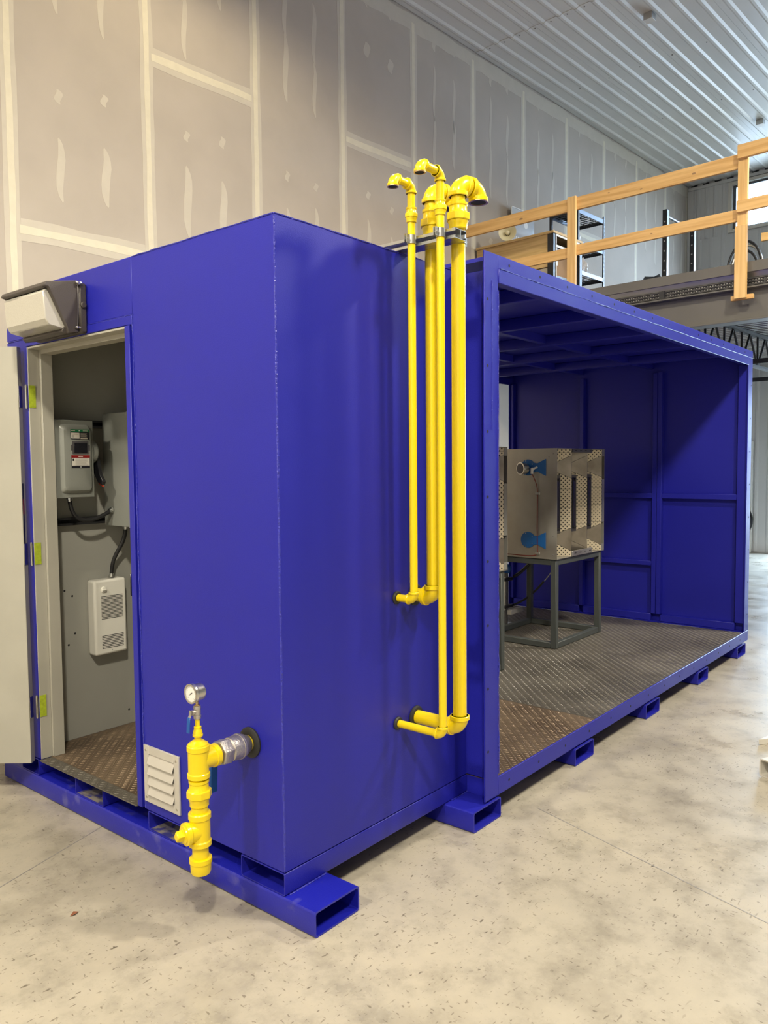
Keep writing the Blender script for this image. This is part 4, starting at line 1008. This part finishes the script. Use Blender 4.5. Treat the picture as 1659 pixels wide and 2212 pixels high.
stand(0, 'slate grey tube stand with two blue brackets on the burner it carries')
stand(-1.70, 'slate grey tube stand mostly hidden behind the flange post')
burner(0, 'steel burner box with blue brackets and red wire on its side', True)
burner(-1.70, 'steel burner box whose edge shows beside the flange post', False)

# gas valve post and hoses behind the burners
vp = thing('valve_post', 'slim valve post with blue bonnet standing between the burner stands', 'valve', (4.53, 1.74, ZF))
vx, vy = 4.55, 1.752
part('post_base', bx(vx-0.09, vx+0.09, vy-0.05, vy+0.05, ZF+0.0018, ZF+0.010), 'zinc', vp)
part('post', MB().cyl((vx, vy, ZF+0.010), (vx, vy, 0.34), 0.022, 14).cyl((vx, vy, 0.34), (vx, vy, 0.70), 0.026, 14), 'bracket', vp)
part('valve_body', MB().cyl((vx-0.03, vy, 0.34), (vx-0.03, vy, 0.66), 0.018, 12).cyl((vx+0.03, vy, 0.34), (vx+0.03, vy, 0.66), 0.012, 12), 'stainless', vp)
part('bonnet', MB().lathe((vx, vy, 0.70), ZUP, [(0, 0.045), (0.03, 0.055), (0.06, 0.05), (0.085, 0.02), (0.13, 0.018), (0.132, 0.03), (0.15, 0.03)], 18), 'handle_blue', vp)
part('clamp', MB().box(vx-0.06, vx+0.08, vy-0.04, vy+0.04, 0.62, 0.65).box(vx-0.06, vx+0.08, vy-0.04, vy+0.04, 0.36, 0.385), 'black', vp, bev=0.004)
part('regulator_arm', bx(vx-0.02, vx+0.22, vy-0.075, vy-0.03, 0.30, 0.345), 'aluminium', vp, bev=0.003)
hA = bez((4.60, 1.690, 0.66), (4.70, 1.67, 0.68), (4.80, 1.62, 0.78), (4.72, 1.45, 0.93), 16)
solid('gas_hose', MB().tube(hA, 0.016, 10), 'black', 'thick black hose rising under the wired burner box', 'hose', hA[0], group='black hoses behind the burner stand')
hB = bez((4.60, 1.695, 0.385), (4.70, 1.67, 0.40), (4.78, 1.60, 0.45), (4.84, 1.50, 0.60), 16)
solid('gas_hose', MB().tube(hB, 0.011, 10), 'black', 'lower black hose ending in thin silver tubing', 'hose', hB[0], group='black hoses behind the burner stand')
hC = bez((4.843, 1.495, 0.605), (4.86, 1.43, 0.68), (4.84, 1.36, 0.80), (4.82, 1.25, 0.93), 12)
solid('silver_tubing', MB().tube(hC, 0.0045, 8), 'stainless', 'thin silver tube rising behind the stand leg', 'tube', hC[0])

# ---------------------------------------------------------------- mezzanine
XM = 6.45
sb = thing('steel_beam', 'grey steel I-beam carrying the mezzanine edge', 'beam', (XM+0.1, 0, 3.15), True)
part('web', bx(XM+0.095, XM+0.107, -6.5, 4.16, 3.167, 3.468), 'beam', sb, smooth=0)
part('top_flange', bx(XM, XM+0.2, -6.5, 4.16, 3.4685, 3.486), 'beam', sb, bev=0.003)
part('bottom_flange', bx(XM, XM+0.2, -6.5, 4.16, 3.150, 3.1665), 'beam', sb, bev=0.003)
col_ = thing('steel_column', 'dark steel column carrying the mezzanine beam beyond the view', 'column', (XM+0.1, -4.6, 0), True)
part('shaft', bx(XM+0.02, XM+0.18, -4.68, -4.52, 0.012, 3.1495), 'beam', col_, bev=0.006)
part('base_plate', bx(XM-0.05, XM+0.25, -4.75, -4.45, 0.0, 0.012), 'beam', col_)
dk = thing('mezzanine_deck', 'concrete mezzanine slab on corrugated galvanised decking with grey edge strip', 'mezzanine', (10, 0, 3.55), True)
part('slab', bx(XM+0.006, X1-0.03, -6.5, 4.165, 3.640, 3.725), 'beam', dk, smooth=0)
part('edge_strip', bx(XM, XM+0.005, -6.5, 4.165, 3.625, 3.7255), 'beam', dk, smooth=0)
pr = []; x = XM+0.03
while x < X1-0.1:
    pr += [(x, 3.639), (x+0.055, 3.639), (x+0.072, 3.578), (x+0.128, 3.578), (x+0.145, 3.639)]; x += 0.1524
pr.append((X1-0.05, 3.639))
nP = len(pr); b = MB()
b.add([(u, yy, v) for yy in (-6.5, 4.16) for u, v in pr] + [(u, yy, v+0.0015) for yy in (-6.5, 4.16) for u, v in pr],
      [(i, i+1, nP+i+1, nP+i) for i in range(nP-1)] + [(2*nP+i, 3*nP+i, 3*nP+i+1, 2*nP+i+1) for i in range(nP-1)])
part('corrugated_deck', b, 'deck', dk, smooth=0)
# perforated closure strips that show between the slab edge and the beam
for ya, yb2 in ((1.42, 2.60), (-1.40, 1.36), (2.66, 4.1)):
    pc = part('edge_closure', bx(XM+0.052, XM+0.056, ya, yb2, 3.4865, 3.577), 'joist', dk, smooth=0)
    for zz in (3.505, 3.535, 3.565):
        part('closure_lip', bx(XM+0.040, XM+0.052, ya, yb2, zz-0.003, zz+0.002), 'bracket', pc, smooth=0)
    dm = MB(); n_ = int((yb2-ya)/0.028)
    for i in range(n_):
        for zz in (3.520, 3.551):
            dm.box(XM+0.0505, XM+0.0518, ya+0.01+i*0.028, ya+0.020+i*0.028, zz-0.004, zz+0.004)
    part('closure_perforation', dm, 'deck', pc, smooth=0, kind='stuff')
for y in (1.39, 2.63):
    part('joist_seat', bx(XM+0.03, XM+0.15, y-0.03, y+0.03, 3.4865, 3.577), 'joist', dk)
def joist(y, label):
    t = thing('bar_joist', label, 'joist', (10, y, 3.10), True, 'bar joists under the mezzanine')
    zt, zb2 = 3.545, 3.115; x0, x1 = XM+0.21, X1-0.06
    part('top_chord', bx(x0-0.1, x1, y-0.05, y-0.006, zt-0.006, zt+0.028).box(x0-0.1, x1, y+0.006, y+0.05, zt-0.006, zt+0.028), 'joist', t, smooth=0)
    part('bottom_chord', bx(x0+0.6, x1-0.5, y-0.045, y-0.006, zb2-0.02, zb2+0.010).box(x0+0.6, x1-0.5, y+0.006, y+0.045, zb2-0.02, zb2+0.010), 'joist', t, smooth=0)
    n_ = 11; s_ = (x1-x0)/n_
    for i in range(n_):
        xa_ = x0+i*s_; xm = xa_+s_/2; xb_ = xa_+s_
        for p, q in (((xa_, y, zt), (xm, y, zb2)), ((xm, y, zb2), (xb_, y, zt)), ((xm, y, zb2), (xm, y, zt))):
            part('web_bar', MB().cyl(p, q, 0.016, 6), 'joist', t, smooth=0)
for i, y in enumerate((2.9, 1.62, 0.34, -0.94)):
    joist(y, 'dark open web bar joist under the mezzanine deck')
for i, x in enumerate((9.15, 11.6)):
    solid('bridging_angle', bx(x, x+0.05, -5, 4.1, 3.085, 3.093).box(x, x+0.008, -5, 4.1, 3.03, 3.085), 'joist', ['dark bridging angle under the joists, the one nearer the beam', 'dark bridging angle under the joists, the one nearer the panelled wall'][i], 'brace', (x, 0, 3.03), True, smooth=0)

# timber guard rail on the mezzanine edge
gr = thing('guard_rail', 'pine timber guard rail with two rails along the mezzanine edge', 'railing', (6.42, 1.5, 3.36), True)
xf = 6.41
part('post', bx(xf, xf+0.039, 2.390, 2.497, 3.40, 4.803), 'pine_z', gr, bev=0.003)
part('post', bx(xf, xf+0.039, 0.500, 0.595, 3.40, 4.815), 'pine_z', gr, bev=0.003)
part('post_splint', bx(xf-0.039, xf-0.001, 0.487, 0.602, 3.362, 4.075), 'pine_z', gr, bev=0.003)
part('rail', bx(xf+0.040, xf+0.078, 0.52, 2.444, 4.655, 4.797), 'pine_y', gr, bev=0.003)
part('rail', bx(xf+0.040, xf+0.078, 2.446, 4.15, 4.655, 4.797), 'pine_y', gr, bev=0.003)
part('rail', bx(xf-0.039, xf-0.001, -3.0, 0.590, 4.725, 4.858), 'pine_y', gr, bev=0.003)
part('rail', bx(xf+0.040, xf+0.078, 0.585, 2.43, 4.140, 4.258), 'pine_y', gr, bev=0.003)
part('rail', bx(xf+0.040, xf+0.078, 2.446, 4.15, 4.125, 4.245), 'pine_y', gr, bev=0.003)
part('rail', bx(xf-0.039, xf-0.001, -3.0, 0.590, 4.205, 4.318), 'pine_y', gr, bev=0.003)
part('block', bx(xf-0.001, xf+0.039, 0.43, 0.645, 3.352, 3.399), 'pine_y', gr, bev=0.003)
kn = mesh_of(MB().lathe((0, 0, 0), (-1, 0, 0), [(0, 0.014), (0.0006, 0.013)], 10), m='cardboard')
for y, z, s_ in ((1.05, 4.72, 1.0), (1.62, 4.70, 0.7), (2.0, 4.75, 0.6), (3.15, 4.71, 1.2), (1.5, 4.20, 0.6), (3.3, 4.19, 0.7)):
    o = place('knot', kn, (xf+0.0397, y, z), gr); o.scale = (1, 1.6*s_, 0.7*s_)
DZ = 3.7265
# counter with oak face
dkx = thing('counter_desk', 'oak faced counter desk with black end frame behind the timber rail', 'desk', (7.25, 3.5, DZ), True)
part('front_panel', bx(6.90, 6.92, 3.052, 4.14, 4.20, 4.600), 'oak', dkx, smooth=0)
part('lower_panel', bx(6.915, 6.93, 3.052, 4.14, DZ, 4.19), 'mud', dkx, smooth=0)
part('counter_top', bx(6.88, 7.62, 2.955, 4.14, 4.601, 4.632), 'oak', dkx, bev=0.002)
part('end_frame', bx(6.895, 6.96, 2.965, 3.050, DZ, 4.600).box(7.55, 7.61, 2.965, 3.050, DZ, 4.600), 'shelf_black', dkx, smooth=0)
part('end_trim', bx(6.961, 7.549, 2.963, 2.972, 4.575, 4.600).box(6.961, 7.549, 2.963, 2.972, 4.44, 4.47).box(6.950, 6.962, 2.958, 2.966, DZ, 4.600), 'white', dkx, smooth=0)
part('shelf_board', bx(6.93, 7.60, 3.051, 4.14, 4.44, 4.47).box(6.93, 7.60, 3.051, 4.14, 4.10, 4.13), 'shelf_black', dkx, smooth=0)
part('back_panel', bx(7.60, 7.615, 3.052, 4.14, DZ, 4.600), 'shelf_black', dkx, smooth=0)
bxm = thing('cardboard_box', 'brown cardboard box with white label inside the counter end', 'box', (7.2, 3.2, 4.131), True)
part('carton', bx(6.99, 7.45, 3.06, 3.42, 4.1305, 4.40), 'cardboard', bxm, bev=0.003)
part('shipping_label', bx(7.00, 7.16, 3.0585, 3.0598, 4.26, 4.37), 'offwhite', bxm, smooth=0)
# horn loudspeaker on the counter
hs = thing('horn_loudspeaker', 'cream round horn loudspeaker standing on the oak counter', 'loudspeaker', (7.0, 3.70, 4.632), True)
hc = Vector((6.98, 3.70, 4.76)); hd_ = Vector((-0.85, -0.5, 0.05)).normalized()
part('horn', MB().lathe(hc, hd_, [(-0.14, 0.03), (-0.06, 0.035), (-0.01, 0.055), (0.03, 0.095), (0.045, 0.115), (0.050, 0.115), (0.035, 0.092), (0.0, 0.050), (-0.02, 0.03)], 28, False), 'cream', hs)
part('driver_cone', MB().lathe(hc-hd_*0.03, hd_, [(0, 0.022), (0.05, 0.030), (0.07, 0.026), (0.08, 0.010)], 16), 'cream', hs)
part('throat', MB().lathe(hc-hd_*0.021, hd_, [(0, 0.040), (0.001, 0.040)], 16), 'dark', hs)
part('stand_foot', MB().cyl((hc.x+0.05, hc.y+0.03, 4.6325), (hc.x+0.05, hc.y+0.03, 4.73), 0.05, 14, 0.02), 'cream', hs)
# clear display panel leaning at the drywall
fp = thing('display_panel', 'clear framed panel with white lettering marks leaning behind the counter', 'panel', (7.85, 4.05, DZ), True)
pa, pb, pz0, pz1, py = 7.665, 8.24, 4.70, 5.345, 4.09
part('panel_sheet', bx(pa, pb, py, py+0.006, pz0, pz1), mat('acrylic', (0.42, 0.43, 0.45), 0.15, coat=0.5), fp, smooth=0)
part('panel_edge', bx(pa-0.012, pa, py-0.004, py+0.01, pz0, pz1).box(pa, pb, py-0.004, py+0.01, pz1, pz1+0.012).box(pb, pb+0.01, py-0.004, py+0.01, pz0, pz0+0.35), 'white', fp, smooth=0)
for i in range(7):
    part('lettering', bx(pa+0.05+i*0.052, pa+0.078+i*0.052, py-0.0012, py-0.0002, 4.935+0.004*(i % 3), 4.962), 'white', fp, smooth=0)
part('bright_disc', MB().lathe((8.02, py-0.0012, 5.16), (0, -1, 0), [(0, 0.05), (0.0008, 0.05)], 18), 'white', fp)
part('panel_shelf', bx(pa-0.015, pb+0.1, py-0.22, py-0.005, 4.86, 4.885), 'cardboard', fp, smooth=0)
part('panel_leg', bx(pa, pa+0.04, py-0.2, py-0.02, DZ, 4.86).box(pb-0.04, pb, py-0.2, py-0.02, DZ, 4.86), 'shelf_black', fp, smooth=0)
# wire shelving unit
sh = thing('wire_shelving', 'black steel shelving unit with wire decks behind the rail post', 'shelving', (8.38, 3.47, DZ), True)
sx0, sx1, sy0, sy1, stz = 8.0, 8.76, 3.24, 3.69, 5.26
for x in (sx0, sx1-0.035):
    for y in (sy0, sy1-0.035):
        p_ = part('upright', bx(x, x+0.035, y, y+0.004, DZ, stz).box(x if x == sx0 else x+0.031, (x+0.004) if x == sx0 else x+0.035, y+0.004, y+0.035, DZ, stz), 'shelf_black', sh, smooth=0)
        sl = MB()
        for i in range(24):
            sl.box(x+0.012, x+0.022, y-0.0008, y, DZ+0.06+i*0.06, DZ+0.085+i*0.06)
        part('upright_slots', sl, 'shelf_blue', p_, smooth=0)
for z in (5.19, 4.76, 4.37, 3.95):
    part('shelf_beam', bx(sx0+0.004, sx1-0.004, sy0+0.005, sy0+0.02, z-0.03, z+0.025).box(sx0+0.004, sx1-0.004, sy1-0.02, sy1-0.005, z-0.03, z+0.025), 'shelf_blue', sh, smooth=0)
    part('shelf_beam', bx(sx0-0.006, sx0+0.003, sy0+0.036, sy1-0.036, z-0.03, z+0.025).box(sx1-0.003, sx1+0.006, sy0+0.036, sy1-0.036, z-0.03, z+0.025), 'shelf_black', sh, smooth=0)
    wv = MB()
    for i in range(9): wv.box(sx0+0.05+i*0.083, sx0+0.062+i*0.083, sy0+0.02, sy1-0.02, z-0.004, z+0.004)
    for i in range(4): wv.box(sx0+0.02, sx1-0.02, sy0+0.08+i*0.095, sy0+0.088+i*0.095, z-0.010, z-0.004)
    part('wire_deck', wv, 'shelf_black', sh, smooth=0)
solid('storage_bin', bx(8.05, 8.40, 3.40, 3.64, 5.1945, 5.30), 'shelf_black', 'black flat bin on the top deck of the wire shelving', 'bin', (8.2, 3.5, 5.195), True, bev=0.01)
def lump(name, c, r, m, label, cat):
    bm = bmesh.new(); bmesh.ops.create_icosphere(bm, subdivisions=3, radius=1)
    for v in bm.verts:
        k = 1+0.16*math.sin(v.co.x*5+v.co.z*3)+0.12*math.sin(v.co.y*7+1+v.co.z*4)
        v.co = Vector((v.co.x*r[0]*k, v.co.y*r[1]*k, max(-0.8, v.co.z)*r[2]*k))
    zmin = min(v.co.z for v in bm.verts)
    for v in bm.verts: v.co.z -= zmin
    me = bpy.data.meshes.new('mesh'); bm.to_mesh(me); bm.free()
    me.polygons.foreach_set('use_smooth', [True]*len(me.polygons)); me.materials.append(M[m])
    o = bpy.data.objects.new(name, me); COL.objects.link(o); o.location = RZ @ Vector(c); o.rotation_euler = (0, 0, TH)
    return setp(o, label, cat)
lump('plastic_bag', (8.12, 3.38, 4.7645), (0.08, 0.08, 0.10), 'plastic_bag', 'crumpled clear plastic bag on the middle wire shelf', 'bag')
lump('wrapped_parcel', (8.14, 3.36, 4.3745), (0.09, 0.07, 0.09), 'pinkbag', 'pinkish wrapped parcel on the lower wire shelf', 'parcel')
lump('plastic_bag', (8.34, 3.38, 4.3745), (0.08, 0.08, 0.12), 'plastic_bag', 'white plastic bag beside the parcel on the lower wire shelf', 'bag')
# squat rack, black dome, hose reel, loose lumber
rk_ = thing('exercise_rack', 'black steel exercise rack with two uprights on the mezzanine', 'rack', (10.0, 2.68, DZ), True)
for x in (9.5, 10.5):
    part('upright', bx(x, x+0.075, 2.645, 2.715, DZ+0.005, 5.41), 'shelf_black', rk_, bev=0.004)
    for i in range(10):
        part('upright_hole', MB().lathe((x-0.0002, 2.68, DZ+0.25+i*0.14), (-1, 0, 0), [(0, 0.012), (0.0006, 0.012)], 8), 'zinc', rk_)
part('crossbar', MB().cyl((9.575, 2.68, 5.33), (10.50, 2.68, 5.33), 0.020, 12), 'shelf_black', rk_)
part('foot', bx(9.35, 10.72, 2.645, 2.715, DZ, DZ+0.05), 'shelf_black', rk_, bev=0.003)
lump('black_bag', (9.0, 2.62, DZ+0.0005), (0.20, 0.20, 0.30), 'shelf_black', 'black domed bag lying before the exercise rack', 'bag')
hr = thing('hose_reel', 'dark coiled hose ring standing behind the right rail post', 'hose', (9.2, 1.44, DZ), True)
for r_, yy, m in ((0.46, 1.46, 'black'), (0.43, 1.43, 'stainless'), (0.40, 1.47, 'black')):
    part('hose_coil', MB().tube([(9.2+0.05*math.sin(a), yy+math.cos(a)*r_*0.5, DZ+0.02+r_+math.sin(a)*r_) for a in [2*PI*i/28 for i in range(29)]], 0.018, 8), m, hr)
solid('lumber_plank', bx(8.6, 8.64, -0.9, 1.062, 4.46, 4.56), 'pine_y', 'single pine board fixed level beyond the rail', 'board', (8.6, 0, 4.46), True, bev=0.003)
for i, yy in enumerate((-0.8, 0.85)):
    solid('board_post', bx(8.641, 8.68, yy, yy+0.09, DZ, 4.55), 'pine_z', 'short pine post holding the single level board', 'post', (8.66, yy, DZ), True, group='posts of the single board', bev=0.003)

cr = thing('hose_coil_rack', 'black hose coil hanging low on the panelled wall by the white door frame', 'hose', (FX-0.05, 3.02, 0.36), True)
part('hose_coil', MB().tube([(FX-0.055, 3.03+0.20*math.cos(a), 0.62+0.26*math.sin(a)) for a in [2*PI*i/28 for i in range(29)]], 0.020, 8).tube([(FX-0.09, 3.03+0.18*math.cos(a), 0.60+0.25*math.sin(a)) for a in [2*PI*i/28 for i in range(29)]], 0.018, 8), 'black', cr)
part('hook', MB().cyl((FX-0.016, 3.03, 0.845), (FX-0.13, 3.03, 0.855), 0.010, 8), 'zinc', cr)

# ---------------------------------------------------------------- ceiling junction boxes
for i, (x, y) in enumerate(((7.66, 2.10), (11.77, 2.11))):
    jb = thing('junction_box', ['small grey ceiling junction box above the timber rail middle', 'small grey ceiling junction box near the clerestory window'][i], 'box', (x, y, ZC-0.06), True)
    part('box_body', bx(x-0.055, x+0.055, y-0.055, y+0.055, ZC-0.062, ZC+0.018), 'zinc', jb, bev=0.003)
    part('cover_plate', bx(x-0.058, x+0.058, y-0.058, y+0.058, ZC-0.066, ZC-0.0625), 'offwhite', jb, bev=0.002)

# ---------------------------------------------------------------- loose things on the floor
wt = thing('square_tube', 'white painted square steel tube end lying on the concrete floor', 'tube', (2.75, -1.05, 0))
q = Vector((0.80, -0.60, 0)).normalized(); e = Vector((0.30, -0.95, 0)).normalized()
o0 = Vector((2.62, -1.018, 0.001)); lat = Vector((0.0, 0, 0))
ax = Vector((0.93, -0.37, 0)).normalized(); sd_ = Vector((-0.37, -0.93, 0)).normalized()
part('tube_wall', MB().hollow(rrect(0, 0.10, 0, 0.10, 0.016), rrect(0.008, 0.092, 0.008, 0.092, 0.010), lambda u, v, t: o0+sd_*u+ax*t+ZUP*v, 0, 1.1), 'offwhite', wt)
fp0 = Vector((3.13, -0.885, 0.0))
solid('flat_bar', MB().prism([(0, 0), (0.45, -0.16), (0.45, 0.05)], lambda u, v, t: fp0+Vector((0.94, -0.34, 0))*u+Vector((0.34, 0.94, 0))*v+ZUP*t, 0.001, 0.035), 'offwhite', 'pointed pale steel bar end lying on the floor by the square tube', 'bar', fp0, bev=0.002)
lfp = Vector((-0.479, 0.684, 0))
solid('dry_leaf', MB().add([lfp+Vector(p) for p in ((-0.018, 0, 0.002), (0, -0.009, 0.006), (0.02, 0.002, 0.003), (0.004, 0.012, 0.008), (0, 0, 0.001))], [(0, 1, 4), (1, 2, 4), (2, 3, 4), (3, 0, 4)]), 'leaf', 'tiny brown leaf scrap lying on the concrete floor', 'leaf', lfp, smooth=0)
